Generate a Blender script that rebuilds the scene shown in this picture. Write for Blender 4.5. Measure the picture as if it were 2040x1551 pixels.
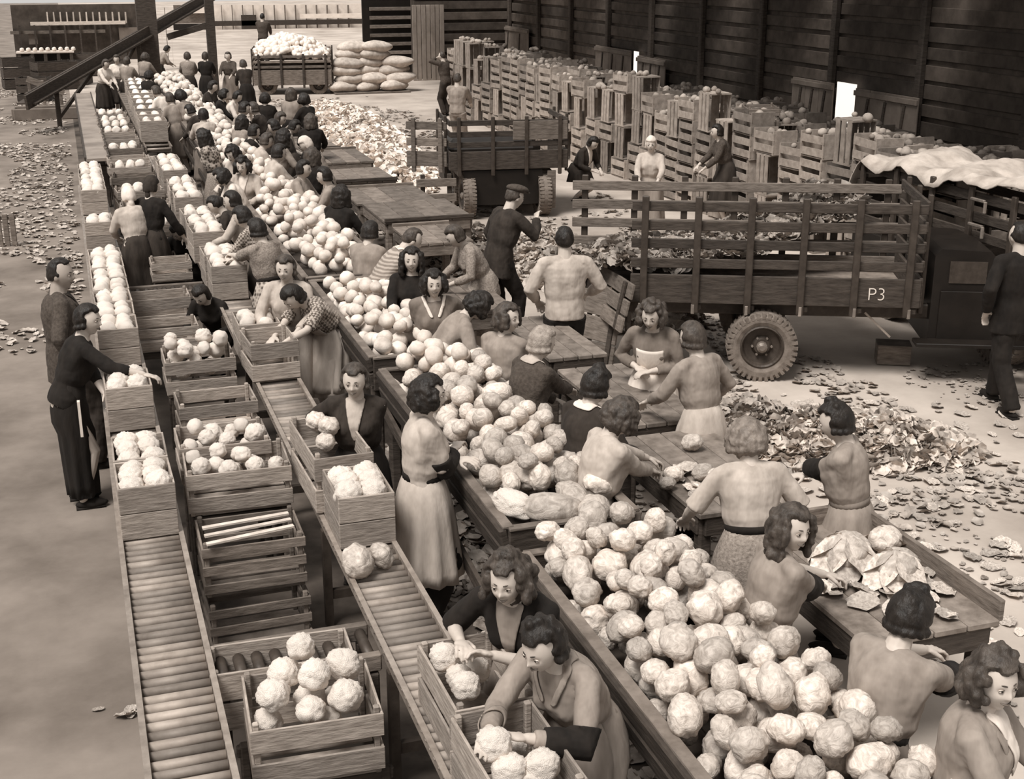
import bpy, bmesh, math, random
import numpy as np
from mathutils import Vector, Matrix, noise as mnoise

for o in list(bpy.data.objects):
    bpy.data.objects.remove(o)
R = math.radians
rnd = random.Random(7)
sc = bpy.context.scene
COL = sc.collection

# ------------------------------------------------------------------ camera
FOC, CX, CY, CAMH = 2600.0, 1020.0, 775.5, 4.1
PITCH, HEAD = R(18.4), R(18.5)
fw = Vector((math.sin(HEAD)*math.cos(PITCH), math.cos(HEAD)*math.cos(PITCH), -math.sin(PITCH)))
rt = Vector((math.cos(HEAD), -math.sin(HEAD), 0))
up = rt.cross(fw)
CAM = Vector((0, 0, CAMH))
cam = bpy.data.cameras.new('camera')
cam.sensor_width = 36.0
cam.lens = FOC/2040.0*36.0
cam.clip_start, cam.clip_end = 0.1, 400
camo = bpy.data.objects.new('camera', cam)
camo.matrix_world = Matrix(((rt.x, up.x, -fw.x, 0), (rt.y, up.y, -fw.y, 0), (rt.z, up.z, -fw.z, CAMH), (0, 0, 0, 1)))
COL.objects.link(camo)
sc.camera = camo

# ------------------------------------------------------------------ sky and light
w = bpy.data.worlds.new('sky')
sc.world = w
w.use_nodes = True
bg = w.node_tree.nodes['Background']
bg.inputs[0].default_value = (1.0, 0.975, 0.94, 1)
bg.inputs[1].default_value = 0.60
sun = bpy.data.lights.new('sun', 'SUN')
sun.energy = 4.2
sun.angle = R(24)
sun.color = (1.0, 0.98, 0.945)
suno = bpy.data.objects.new('sun', sun)
suno.rotation_euler = Vector((0.42, 0.30, -0.86)).to_track_quat('-Z', 'Y').to_euler()
COL.objects.link(suno)
sc.view_settings.view_transform = 'Standard'
sc.view_settings.look = 'None'
sc.view_settings.gamma = 1
sc.view_settings.use_curve_mapping = False
sc.view_settings.exposure = 0.08


def ray(px, py):
    return fw*FOC + rt*(px-CX) - up*(py-CY)


def P(px, py, z=0.0):
    """the point at height z seen at a place of the photograph (used to survey the yard)"""
    d = ray(px, py)
    return CAM + d*((z-CAMH)/d.z)


def PX(px, py, x):
    d = ray(px, py)
    return CAM + d*(x/d.x)


def PY(px, py, y):
    d = ray(px, py)
    return CAM + d*(y/d.y)


# ------------------------------------------------------------------ materials
def sepia(g):
    return (g, 0.892*g**1.05, 0.80*g**1.09, 1)


MATS = {}


def mat(name, g, rough=0.75, kind='plain', var=0.25, scale=6.0, bump=0.3, obj_var=0.0, metal=0.0, g2=None, detail=6, stretch=(1, 1, 1), spec=0.3, distort=0.0):
    if name in MATS:
        return MATS[name]
    m = bpy.data.materials.new(name)
    m.use_nodes = True
    nt = m.node_tree
    N, L = nt.nodes, nt.links
    b = N['Principled BSDF']
    b.inputs['Roughness'].default_value = rough
    b.inputs['Metallic'].default_value = metal
    b.inputs['Specular IOR Level'].default_value = spec
    tc = N.new('ShaderNodeTexCoord')
    mp = N.new('ShaderNodeMapping')
    L.new(tc.outputs['Object'], mp.inputs['Vector'])
    mp.inputs['Scale'].default_value = stretch
    nz = N.new('ShaderNodeTexNoise')
    nz.inputs['Scale'].default_value = scale
    nz.inputs['Detail'].default_value = detail
    nz.inputs['Roughness'].default_value = 0.6
    nz.inputs['Distortion'].default_value = distort
    L.new(mp.outputs['Vector'], nz.inputs['Vector'])
    oi = N.new('ShaderNodeObjectInfo')
    add = N.new('ShaderNodeVectorMath')
    add.operation = 'ADD'
    L.new(mp.outputs['Vector'], add.inputs[0])
    cmb = N.new('ShaderNodeMath')
    cmb.operation = 'MULTIPLY'
    cmb.inputs[1].default_value = 37.0
    L.new(oi.outputs['Random'], cmb.inputs[0])
    L.new(cmb.outputs[0], add.inputs[1])
    L.new(add.outputs[0], nz.inputs['Vector'])
    rmp = N.new('ShaderNodeValToRGB')
    lo, hi = sepia(max(0.004, g*(1-var))), sepia(min(0.93, g*(1+var)))
    if g2 is not None:
        hi = sepia(g2)
        lo = sepia(g)
    rmp.color_ramp.elements[0].position, rmp.color_ramp.elements[0].color = 0.3, lo
    rmp.color_ramp.elements[1].position, rmp.color_ramp.elements[1].color = 0.7, hi
    fac = nz.outputs['Fac']
    if kind == 'check':
        ck = N.new('ShaderNodeTexChecker')
        ck.inputs['Scale'].default_value = 45
        L.new(tc.outputs['Object'], ck.inputs['Vector'])
        mx = N.new('ShaderNodeMix')
        mx.inputs[0].default_value = 0.55
        L.new(nz.outputs['Fac'], mx.inputs[2])
        L.new(ck.outputs['Fac'], mx.inputs[3])
        fac = mx.outputs[0]
    elif kind == 'floral':
        vo = N.new('ShaderNodeTexVoronoi')
        vo.inputs['Scale'].default_value = 26
        L.new(tc.outputs['Object'], vo.inputs['Vector'])
        fac = vo.outputs['Distance']
    elif kind == 'stripe':
        wv = N.new('ShaderNodeTexWave')
        wv.bands_direction = 'Z'
        wv.inputs['Scale'].default_value = 9
        wv.inputs['Distortion'].default_value = 2.0
        L.new(tc.outputs['Object'], wv.inputs['Vector'])
        fac = wv.outputs['Fac']
    elif kind == 'vein':
        wv = N.new('ShaderNodeTexWave')
        wv.inputs['Scale'].default_value = 1.3
        wv.inputs['Distortion'].default_value = 6
        wv.inputs['Detail'].default_value = 3
        wv.inputs['Detail Scale'].default_value = 1.2
        L.new(add.outputs[0], wv.inputs['Vector'])
        mx = N.new('ShaderNodeMix')
        mx.inputs[0].default_value = 0.45
        L.new(nz.outputs['Fac'], mx.inputs[2])
        L.new(wv.outputs['Fac'], mx.inputs[3])
        fac = mx.outputs[0]
    L.new(fac, rmp.inputs['Fac'])
    out = rmp.outputs['Color']
    if obj_var:
        hs = N.new('ShaderNodeHueSaturation')
        mr = N.new('ShaderNodeMapRange')
        mr.inputs[3].default_value = 1-obj_var
        mr.inputs[4].default_value = 1+obj_var*0.6
        L.new(oi.outputs['Random'], mr.inputs[0])
        L.new(mr.outputs[0], hs.inputs['Value'])
        L.new(out, hs.inputs['Color'])
        out = hs.outputs['Color']
    L.new(out, b.inputs['Base Color'])
    if bump:
        bp = N.new('ShaderNodeBump')
        bp.inputs['Strength'].default_value = bump
        bp.inputs['Distance'].default_value = 0.02
        L.new(fac, bp.inputs['Height'])
        L.new(bp.outputs[0], b.inputs['Normal'])
    MATS[name] = m
    return m


M_WOOD = mat('pale_worn_board', 0.32, 0.8, var=0.34, scale=9, stretch=(1, 1, 7), obj_var=0.3, bump=0.4)
M_WOODL = mat('pale_lath', 0.52, 0.8, var=0.25, scale=9, stretch=(1, 1, 7), obj_var=0.25, bump=0.4)
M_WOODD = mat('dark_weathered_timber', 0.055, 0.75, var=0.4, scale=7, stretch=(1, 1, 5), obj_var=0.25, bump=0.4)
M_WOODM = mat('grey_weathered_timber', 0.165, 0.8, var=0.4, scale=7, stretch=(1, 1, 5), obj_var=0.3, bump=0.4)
M_TABLE = mat('scuffed_table_plank', 0.2, 0.7, var=0.45, scale=8, obj_var=0.25, bump=0.3)
M_BLACK = mat('black_painted_metal', 0.012, 0.5, var=0.3, scale=5, bump=0.1)
M_STEEL = mat('worn_steel', 0.28, 0.45, var=0.3, scale=11, bump=0.1, obj_var=0.3, metal=0.25)
M_STEELD = mat('dark_steel', 0.06, 0.5, var=0.3, scale=11, bump=0.1, metal=0.2)
M_ROLL = mat('roller_steel', 0.27, 0.6, var=0.35, scale=5, bump=0.1, obj_var=0.45, metal=0.1)
M_RUB = mat('dusty_rubber', 0.17, 0.85, var=0.3, scale=14, bump=0.3)
M_CAB = mat('cabbage_head', 0.36, 0.5, g2=0.72, scale=1.5, bump=0.55, obj_var=0.38, detail=5, distort=1.6)
M_CABS = mat('cabbage_heads_far', 0.42, 0.6, g2=0.80, scale=7, bump=0.6)
M_CAU = mat('white_floret', 0.78, 0.65, g2=0.9, scale=18, bump=0.7, obj_var=0.08)
M_LEAF = mat('cut_leaf', 0.28, 0.6, g2=0.70, scale=9, bump=0.5, obj_var=0.4)
M_LEAFD = mat('bruised_leaf', 0.12, 0.6, g2=0.5, scale=9, bump=0.5)
M_CANVAS = mat('canvas', 0.42, 0.85, var=0.35, scale=4, bump=0.8)
M_WALL = mat('dark_boarding', 0.07, 0.85, var=0.4, scale=3, bump=0.3, obj_var=0.35)
M_DOOR = mat('grey_sheeting', 0.17, 0.8, var=0.25, scale=3, bump=0.2, obj_var=0.1)
M_WHITE = mat('whitewash', 0.72, 0.85, var=0.12, scale=3, bump=0.1)
M_SACK = mat('pale_sacking', 0.5, 0.9, var=0.25, scale=8, bump=0.6, obj_var=0.15)
M_SKIN = mat('skin', 0.5, 0.55, var=0.06, scale=9, bump=0.05)
M_SKINT = mat('tanned_skin', 0.36, 0.55, var=0.06, scale=9, bump=0.05)
M_LIP = mat('lips', 0.13, 0.5, var=0.1, bump=0)
M_EYEW = mat('eye_white', 0.6, 0.3, var=0.02, bump=0)
M_EYED = mat('iris', 0.02, 0.25, var=0.1, bump=0)
M_HD = mat('dark_hair', 0.016, 0.5, var=0.6, scale=22, bump=0.8, stretch=(1, 1, 0.35))
M_HB = mat('brown_hair', 0.055, 0.5, var=0.6, scale=22, bump=0.8, stretch=(1, 1, 0.35))
M_HL = mat('fair_hair', 0.19, 0.5, var=0.45, scale=22, bump=0.8, stretch=(1, 1, 0.35))
M_HG = mat('grey_hair', 0.3, 0.6, var=0.4, scale=22, bump=0.8)
CLOTH = {
    'black': mat('black_cloth', 0.012, 0.9, var=0.4, scale=5, bump=0.5, detail=3, stretch=(2.2, 2.2, 0.7)),
    'dark': mat('charcoal_cloth', 0.03, 0.9, var=0.4, scale=5, bump=0.5, detail=3, stretch=(2.2, 2.2, 0.7)),
    'suit': mat('dark_tweed', 0.065, 0.9, var=0.35, scale=40, bump=0.4),
    'grey': mat('grey_cloth', 0.17, 0.9, var=0.22, scale=5, bump=0.5, detail=3, stretch=(2.2, 2.2, 0.7)),
    'mid': mat('mid_grey_cloth', 0.26, 0.9, var=0.2, scale=5, bump=0.5, detail=3, stretch=(2.2, 2.2, 0.7)),
    'light': mat('light_cloth', 0.42, 0.9, var=0.18, scale=5, bump=0.5, detail=3, stretch=(2.2, 2.2, 0.7)),
    'white': mat('white_cloth', 0.66, 0.9, var=0.12, scale=5, bump=0.5, detail=3, stretch=(2.2, 2.2, 0.7)),
    'check': mat('checked_cloth', 0.1, 0.9, kind='check', g2=0.4, bump=0.2),
    'floral': mat('floral_cloth', 0.05, 0.9, kind='floral', g2=0.42, bump=0.2),
    'stripe': mat('striped_cloth', 0.22, 0.9, kind='stripe', g2=0.4, bump=0.2),
    'tweed': mat('speckled_cloth', 0.25, 0.9, var=0.4, scale=60, bump=0.4),
}


# ------------------------------------------------------------------ mesh helpers
class MB:
    """collects shapes into one mesh"""

    def __init__(s):
        s.v, s.f = [], []

    def add(s, vs, fs, M=None):
        n = len(s.v)
        if M is not None:
            vs = [M @ Vector(v) for v in vs]
        s.v += [tuple(v) for v in vs]
        s.f += [tuple(i+n for i in f) for f in fs]
        return s

    def box(s, c, size, M=None, taper=None):
        x, y, z = size[0]/2, size[1]/2, size[2]/2
        t = taper or 1.0
        vs = [(-x*t, -y*t, -z), (x*t, -y*t, -z), (x*t, y*t, -z), (-x*t, y*t, -z), (-x, -y, z), (x, -y, z), (x, y, z), (-x, y, z)]
        vs = [(a+c[0], b+c[1], d+c[2]) for a, b, d in vs]
        return s.add(vs, [(0, 3, 2, 1), (4, 5, 6, 7), (0, 1, 5, 4), (1, 2, 6, 5), (2, 3, 7, 6), (3, 0, 4, 7)], M)

    def bar(s, a, b, wd, ht, upv=(0, 0, 1)):
        """a board from a to b, wd wide sideways and ht deep along upv"""
        a, b = Vector(a), Vector(b)
        d = (b-a)
        L = d.length
        d.normalize()
        sd = d.cross(Vector(upv))
        if sd.length < 1e-4:
            sd = d.cross(Vector((0, 1, 0)))
        sd.normalize()
        u2 = sd.cross(d)
        M = Matrix(((sd.x, d.x, u2.x, (a.x+b.x)/2), (sd.y, d.y, u2.y, (a.y+b.y)/2), (sd.z, d.z, u2.z, (a.z+b.z)/2), (0, 0, 0, 1)))
        return s.box((0, 0, 0), (wd, L, ht), M)

    def loft(s, rings, cap=True, M=None):
        vs, fs = [], []
        n = len(rings[0])
        for r in rings:
            vs += list(r)
        for i in range(len(rings)-1):
            for j in range(n):
                k = (j+1) % n
                fs.append((i*n+j, i*n+k, (i+1)*n+k, (i+1)*n+j))
        if cap:
            fs.append(tuple(reversed(range(n))))
            fs.append(tuple(range((len(rings)-1)*n, len(rings)*n)))
        return s.add(vs, fs, M)

    def tube(s, pts, rads, n=8, cap=True, flat=1.0, round_end=False):
        pts = [Vector(p) for p in pts]
        if isinstance(rads, (int, float)):
            rads = [rads]*len(pts)
        rads = list(rads)
        if round_end:
            d0 = (pts[0]-pts[1]).normalized()
            d1 = (pts[-1]-pts[-2]).normalized()
            a, b = pts[0], pts[-1]
            ra, rb = rads[0], rads[-1]
            pts = [a+d0*ra*0.95, a+d0*ra*0.65]+pts+[b+d1*rb*0.65, b+d1*rb*0.95]
            rads = [ra*0.3, ra*0.76]+rads+[rb*0.76, rb*0.3]
        rings = []
        prev = None
        for i, p in enumerate(pts):
            d = (pts[min(i+1, len(pts)-1)]-pts[max(i-1, 0)]).normalized()
            if prev is None:
                sd = d.cross(Vector((0, 0, 1)))
                if sd.length < 0.2:
                    sd = d.cross(Vector((0, 1, 0)))
            else:
                sd = prev - d*prev.dot(d)
            sd.normalize()
            prev = sd
            u2 = d.cross(sd)
            rings.append([p+(sd*math.cos(2*math.pi*j/n)+u2*math.sin(2*math.pi*j/n)*flat)*rads[i] for j in range(n)])
        return s.loft(rings, cap)

    def ell(s, c, r, nu=12, nv=8, M=None):
        vs, fs = [(0, 0, -1)], []
        for i in range(1, nv):
            t = math.pi*i/nv
            for j in range(nu):
                a = 2*math.pi*j/nu
                vs.append((math.sin(t)*math.cos(a), math.sin(t)*math.sin(a), -math.cos(t)))
        vs.append((0, 0, 1))
        for j in range(nu):
            k = (j+1) % nu
            fs.append((0, 1+k, 1+j))
            for i in range(nv-2):
                a, b = 1+i*nu, 1+(i+1)*nu
                fs.append((a+j, a+k, b+k, b+j))
            fs.append((1+(nv-2)*nu+j, 1+(nv-2)*nu+k, len(vs)-1))
        if isinstance(r, (int, float)):
            r = (r, r, r)
        vs = [Vector((v[0]*r[0], v[1]*r[1], v[2]*r[2])) for v in vs]
        if M is not None:
            vs = [M @ v for v in vs]
        vs = [v+Vector(c) for v in vs]
        return s.add(vs, fs)

    def mesh(s, name, m=None, smooth=False):
        me = bpy.data.meshes.new(name)
        me.from_pydata(s.v, [], s.f)
        if m:
            me.materials.append(m)
        if smooth:
            me.polygons.foreach_set('use_smooth', [True]*len(me.polygons))
        me.update()
        return me

    def build(s, name, m, parent=None, smooth=False, loc=None):
        return link(name, s.mesh(name, m, smooth), parent, loc)


KIDS = {}


def link(name, me, parent=None, loc=None, rz=None):
    o = bpy.data.objects.new(name, me)
    COL.objects.link(o)
    if parent is not None:
        o.parent = parent
        KIDS.setdefault(parent.name, []).append(o)
    if loc is not None:
        o.location = loc
    if rz is not None:
        o.rotation_euler = (0, 0, rz)
    return o


def tag(o, label=None, cat=None, group=None, kind=None):
    if label:
        o['label'] = label
    if cat:
        o['category'] = cat
    if group:
        o['group'] = group
    if kind:
        o['kind'] = kind
    return o


def thing(name, label, cat, loc=(0, 0, 0), rz=0.0, group=None):
    o = bpy.data.objects.new(name, None)
    o.empty_display_size = 0.1
    COL.objects.link(o)
    o.location = loc
    o.rotation_euler = (0, 0, rz)
    return tag(o, label, cat, group)


ONES = ['', 'first', 'second', 'third', 'fourth', 'fifth', 'sixth', 'seventh', 'eighth', 'ninth', 'tenth', 'eleventh', 'twelfth', 'thirteenth', 'fourteenth', 'fifteenth', 'sixteenth', 'seventeenth', 'eighteenth', 'nineteenth', 'twentieth']


def ordn(n):
    if n <= 20:
        return ONES[n]
    return ({20: 'twenty', 30: 'thirty', 40: 'forty'}[n//10*10]+'-'+ONES[n % 10]) if n % 10 else {30: 'thirtieth', 40: 'fortieth'}[n]


_unit = {}


def board(parent, c, size, m, name='board', rot=None, label=None):
    """one board as a part; boards of the same material share a cube mesh with eased edges"""
    key = (m.name, round(size[0], 3), round(size[1], 3), round(size[2], 3))
    if key not in _unit:
        bm = bmesh.new()
        bmesh.ops.create_cube(bm, size=1)
        for v in bm.verts:
            v.co = Vector((v.co.x*size[0], v.co.y*size[1], v.co.z*size[2]))
        e = min(size)*0.18
        bmesh.ops.bevel(bm, geom=bm.edges[:], offset=e, segments=1, affect='EDGES')
        # the grain runs along the local Z of the texture: keep the object's own axes
        me = bpy.data.meshes.new(name)
        bm.to_mesh(me)
        bm.free()
        me.materials.append(m)
        _unit[key] = me
    o = link(name, _unit[key], parent, c)
    if rot is not None:
        o.rotation_euler = rot
    if label:
        o['label'] = label
    return o


def copy_tree(o, parent=None):
    c = o.copy()
    COL.objects.link(c)
    if parent is not None:
        c.parent = parent
        KIDS.setdefault(parent.name, []).append(c)
    for ch in KIDS.get(o.name, ()):
        copy_tree(ch, c)
    return c
# ------------------------------------------------------------------ floor and sheds
def floor_mat(name, g, g2, spot):
    m = mat(name, g, 0.9, g2=g2, scale=0.5, detail=12, bump=0.25)
    return m


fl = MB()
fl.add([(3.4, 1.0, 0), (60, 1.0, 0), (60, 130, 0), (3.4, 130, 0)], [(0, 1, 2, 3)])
tag(fl.build('floor', mat('lit_yard_concrete', 0.27, 0.9, g2=0.52, scale=0.7, detail=12, bump=0.25)), kind='structure')  # the stronger light on this side is put into a paler floor colour
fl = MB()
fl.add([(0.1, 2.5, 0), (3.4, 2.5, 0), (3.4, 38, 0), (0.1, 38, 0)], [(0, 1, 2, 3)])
tag(fl.build('floor', mat('shade_dark_floor', 0.03, 0.8, g2=0.13, scale=2.0, detail=12, bump=0.4)), kind='structure')  # shade beneath the crates and troughs, painted in as a dark floor colour
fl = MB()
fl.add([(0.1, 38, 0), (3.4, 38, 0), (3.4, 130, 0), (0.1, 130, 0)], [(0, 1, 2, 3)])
tag(fl.build('floor', MATS['lit_yard_concrete']), kind='structure')
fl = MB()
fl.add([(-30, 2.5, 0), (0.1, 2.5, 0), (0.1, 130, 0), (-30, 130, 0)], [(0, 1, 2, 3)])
tag(fl.build('floor_aisle', mat('dim_aisle_floor', 0.115, 0.9, g2=0.26, scale=1.1, detail=12, bump=0.3)), kind='structure')  # the aisle's weaker light is put into a darker floor colour

WX = 15.0   # the boarded side wall of the shed
wr = MB()
wr.box((WX+0.12, 30, 2.6), (0.06, 44, 5.2))
wallo = wr.build('wall_right', M_WALL)
tag(wallo, kind='structure')
# horizontal boards of the wall, each lapped over the next, in bays between posts
y = 9.0
bay = 0
while y < 45:
    for k in range(12):
        z = 0.35+k*0.34
        if z > 3.4:
            break
        board(wallo, (WX+0.06-0.02*(k % 2), y+1.5, z), (0.05, 2.96, 0.27 if (bay+k) % 3 else 0.22), M_WALL, name='wall_board')
    y += 3.0
    bay += 1
for k in range(13):
    board(wallo, (WX-0.04, 9+3*k, 2.6), (0.14, 0.16, 5.2), M_WOODD, name='post')


def sliding_door(y0, y1, ztop, label, xo=0.0):
    t = thing('sliding_door', label, 'door', (WX-0.12+xo, (y0+y1)/2, 0))
    wdt = abs(y1-y0)
    n = max(3, int(wdt/0.45))
    for i in range(n):
        board(t, (0, -wdt/2+(i+0.5)*wdt/n, ztop/2), (0.035, wdt/n-0.012, ztop), M_DOOR, name='sheet')
    board(t, (-0.04, 0, ztop-0.09), (0.04, wdt, 0.1), M_DOOR, name='top_rail')
    for q in (-0.28, 0.02, 0.3):
        tr = board(t, (-0.03, q*wdt, ztop*0.62), (0.03, 0.07, ztop*0.55), M_WOODD, name='brace')
        tr.rotation_euler = (0.14, 0, 0)
    return t


def wy(px, py):
    return PX(px, py, WX)


a, b = wy(1590, 160), wy(1672, 170)
sliding_door(a.y, b.y, 1.62, 'grey sheeted shed door left of the bright doorway')
a, b = wy(1716, 180), wy(1843, 190)
sliding_door(a.y, b.y, 1.6, 'grey sheeted shed door right of the bright doorway')
a, b = wy(1195, 85), wy(1266, 90)
sliding_door(a.y, b.y, 1.6, 'grey shed door with a bright slit at its right edge')
a, b = wy(1279, 100), wy(1335, 110)
sliding_door(a.y, b.y, 1.5, 'narrow grey shed door right of the bright slit')
a, b = wy(984, 58), wy(1060, 66)
sliding_door(a.y, b.y, 1.75, 'farthest grey shed door, behind the tallest crates')


def opening(px0, px1, py, ztop, z0=0.0):
    """daylight through an opening in the boarding: the sky and the sunlit yard outside"""
    a, b = wy(px0, py), wy(px1, py)
    m = MB()
    m.box((WX-0.09, (a.y+b.y)/2, (ztop+z0)/2), (0.02, abs(b.y-a.y), ztop-z0))
    o = m.build('window_daylight', M_DAY)
    return tag(o, kind='structure')


M_DAY = bpy.data.materials.new('daylight_outside')
M_DAY.use_nodes = True
_b = M_DAY.node_tree.nodes['Principled BSDF']
_b.inputs['Base Color'].default_value = sepia(0.8)
_b.inputs['Emission Color'].default_value = (1, 0.93, 0.85, 1)
_b.inputs['Emission Strength'].default_value = 0.95
for k, (q0, q1, py, zt, z0) in enumerate([(1674, 1712, 200, 1.66, 0.0), (1269, 1278, 120, 1.6, 0.0), (976, 981, 90, 1.75, 0.0), (1588, 1645, 225, 1.02, 0.86)]):
    o = opening(q0, q1, py, zt, z0)
    o.name = 'window_%d' % (k+1)

# high wall behind and the roof over the crate store: they shade it, above and beside the frame
rf = MB()
for k in range(9):
    rf.box((12.6, 9.5+4.0*k, 5.3), (6.4, 3.2, 0.08))
tag(rf.build('ceiling', M_WOODD), kind='structure')

# end wall of the store
ew = MB()
ew.box((13.3, 45.3, 2.4), (3.6, 0.1, 4.8))
ewo = ew.build('wall_back', M_WALL)
tag(ewo, kind='structure')
for k in range(9):
    board(ewo, (13.3, 45.2-0.02*(k % 2), 0.3+k*0.36), (3.5, 0.05, 0.26), M_WALL, name='wall_board')
for px0, px1 in ((11.7, 14.9),):
    pass
a, b = PY(822, 100, 44.6), PY(886, 100, 44.6)
t = thing('sheeted_panel', 'tall light ribbed sheet wall panel behind the sacks', 'panel', ((a.x+b.x)/2, 44.6, 0))
n = 7
for i in range(n):
    board(t, ((i+0.5)*(b.x-a.x)/n-(b.x-a.x)/2, 0.02*(i % 2), 1.25), ((b.x-a.x)/n-0.02, 0.04, 2.5), mat('ribbed_sheet', 0.3, 0.8, var=0.2, scale=3, obj_var=0.1), name='rib')
# dark lean-to between the panel and the yard
dk = MB()
a, b = PY(722, 60, 47), PY(826, 60, 47)
dk.box(((a.x+b.x)/2, 47, 1.3), (b.x-a.x, 0.08, 3.2))
dko = dk.build('wall_back', M_BLACK)
tag(dko, kind='structure')
for k in range(7):
    board(dko, (b.x-0.9, 46.9, 0.5+0.3*k), (1.5, 0.04, 0.12), M_WOODM, name='wall_board')

# far yard: whitewashed building with posts, band of windows, gate posts
FY = 80.0


def farbox(parent, name, px0, py0, px1, py1, y, m, th=0.1):
    a, b = PY(px0, py0, y), PY(px1, py1, y)
    q = MB()
    q.box(((a.x+b.x)/2, y, (a.z+b.z)/2), (abs(b.x-a.x), th, abs(a.z-b.z)))
    return q.build(name, m, parent)


FB = thing('building', 'far whitewashed building with dark doorway band across the yard', 'building')
farbox(FB, 'wall', 425, 10, 740, 66, FY, M_WHITE)
for i in range(13):
    x = 440+i*21
    farbox(FB, 'post', x, 10, x+5, 64, FY-0.2, M_WOODM)
farbox(FB, 'rail', 425, 42, 740, 47, FY-0.3, M_WOODD)
farbox(FB, 'wall', 345, 48, 425, 72, FY, M_BLACK)
farbox(FB, 'wall', 345, 10, 425, 46, FY, M_WOODM)
farbox(FB, 'window', 372, 12, 415, 26, FY-0.2, M_WHITE)
farbox(FB, 'beam', 598, 28, 730, 35, FY-1, M_WHITE)
farbox(FB, 'door', 480, 30, 512, 62, FY-0.3, M_WOODD)
FC = thing('building', 'white boarded hut corner behind the far left workers', 'building')
for i, (p0, p1, m) in enumerate([(318, 327, M_WHITE), (328, 336, M_WOODM), (337, 346, M_WHITE)]):
    farbox(FC, 'wall_board', p0, 15, p1, 128, 52+0.1*i, m)
farbox(FC, 'wall', 296, 15, 318, 128, 52, M_WOODM)
FD = thing('building', 'low dark shed behind the inclined elevator at far left', 'building')
farbox(FD, 'wall', 20, 10, 296, 118, 58, M_WALL)
for i in range(13):
    farbox(FD, 'slat', 92+i*13, 24, 97+i*13, 46, 57.8, M_WOODL)
farbox(FD, 'rail', 60, 44, 250, 48, 57.7, M_WOODL)
farbox(FD, 'window', 55, 62, 76, 88, 57.8, M_DOOR)
farbox(FD, 'window', 236, 55, 280, 94, 57.8, M_DOOR)
farbox(FD, 'rail', 20, 62, 210, 65, 57.7, M_WOODM)
for i in range(7):
    farbox(FD, 'post', 40+i*30, 50, 43+i*30, 110, 57.6, M_WOODD)

a = PY(427, 165, 42.0)
m = MB()
m.box((a.x, 42.0, 2.2), (0.26, 0.26, 4.4))
o = m.build('timber_post', M_WOODD)
tag(o, 'dark square timber post rising beside the far end of the heap', 'post')
m = MB()
m.bar((a.x, 42.0, 2.1), (a.x-1.3, 42.0, 1.75), 0.14, 0.18)
m.build('brace', M_WOODD, o)
a = PY(321, 190, 38.0)
m = MB()
m.box((a.x-0.1, 40, 2.1), (0.55, 0.3, 4.2))
tag(m.build('timber_post', M_WOODD), 'broad dark boarded post above the far left workers', 'post')

# inclined elevator at far left
E0, E1 = PY(52, 205, 33.5), PY(300, 62, 40)
t = thing('inclined_elevator', 'dark timber elevator trough slanting up at far left', 'elevator', (0, 0, 0))
d = (E1-E0)
E1 = E0+d*1.7
for off in (0.0, 0.55):
    m = MB()
    m.bar(E0+Vector((0, off, 0)), E1+Vector((0, off, 0)), 0.06, 0.34)
    m.build('side_board', M_WOODD, t)
m = MB()
m.bar(E0+Vector((0, 0.27, -0.05)), E1+Vector((0, 0.27, -0.05)), 0.5, 0.04)
m.build('trough_floor', M_WOODD, t)
for k in range(3):
    p = E0.lerp(E1, 0.12+0.2*k)
    board(t, (p.x, p.y+0.27, p.z/2), (0.12, 0.12, p.z), M_WOODD, name='leg')
    if k < 2:
        q = E0.lerp(E1, 0.12+0.2*(k+1))
        m = MB()
        m.bar((p.x, p.y+0.6, 0.2), (q.x, q.y+0.6, q.z-0.1), 0.06, 0.1)
        m.build('brace', M_WOODD, t)

# low things on the left of the aisle
a, b = P(25, 238), P(150, 240)
t = thing('concrete_trough', 'low grey concrete trough across the aisle at far left', 'trough', ((a.x+b.x)/2+0.1, a.y, 0))
L = (b.x-a.x)+0.1
for s_, sz in (((0, -0.35, 0.15), (L, 0.1, 0.3)), ((0, 0.35, 0.15), (L, 0.1, 0.3)), ((-L/2, 0, 0.15), (0.1, 0.6, 0.3)), ((L/2, 0, 0.15), (0.1, 0.6, 0.3)), ((0, 0, 0.05), (L, 0.6, 0.1))):
    board(t, s_, sz, M_DOOR, name='slab')
t = thing('trestle', 'pale timber trestle leaning beside the far end of the belt', 'trestle', P(90, 222)+Vector((0, 0.5, 0)))
for dx in (-0.35, 0.0, 0.45):
    board(t, (dx, 0, 0.4), (0.09, 0.09, 0.8), M_WOODM, name='leg')
m = MB()
m.bar((-0.4, 0, 0.85), (0.55, 0, 0.45), 0.1, 0.16)
m.build('brace', M_WOODM, t)
a = P(22, 490)
t = thing('standing_pallet', 'narrow boarded frame standing at the left edge of the aisle', 'pallet', (a.x-0.04, a.y, 0), R(-10))
for dx in (-0.1, 0.0, 0.1):
    board(t, (dx, 0, 0.24), (0.075, 0.03, 0.48), M_WOODM, name='board')
board(t, (0, 0.03, 0.42), (0.3, 0.03, 0.05), M_WOODM, name='cleat')


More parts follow.
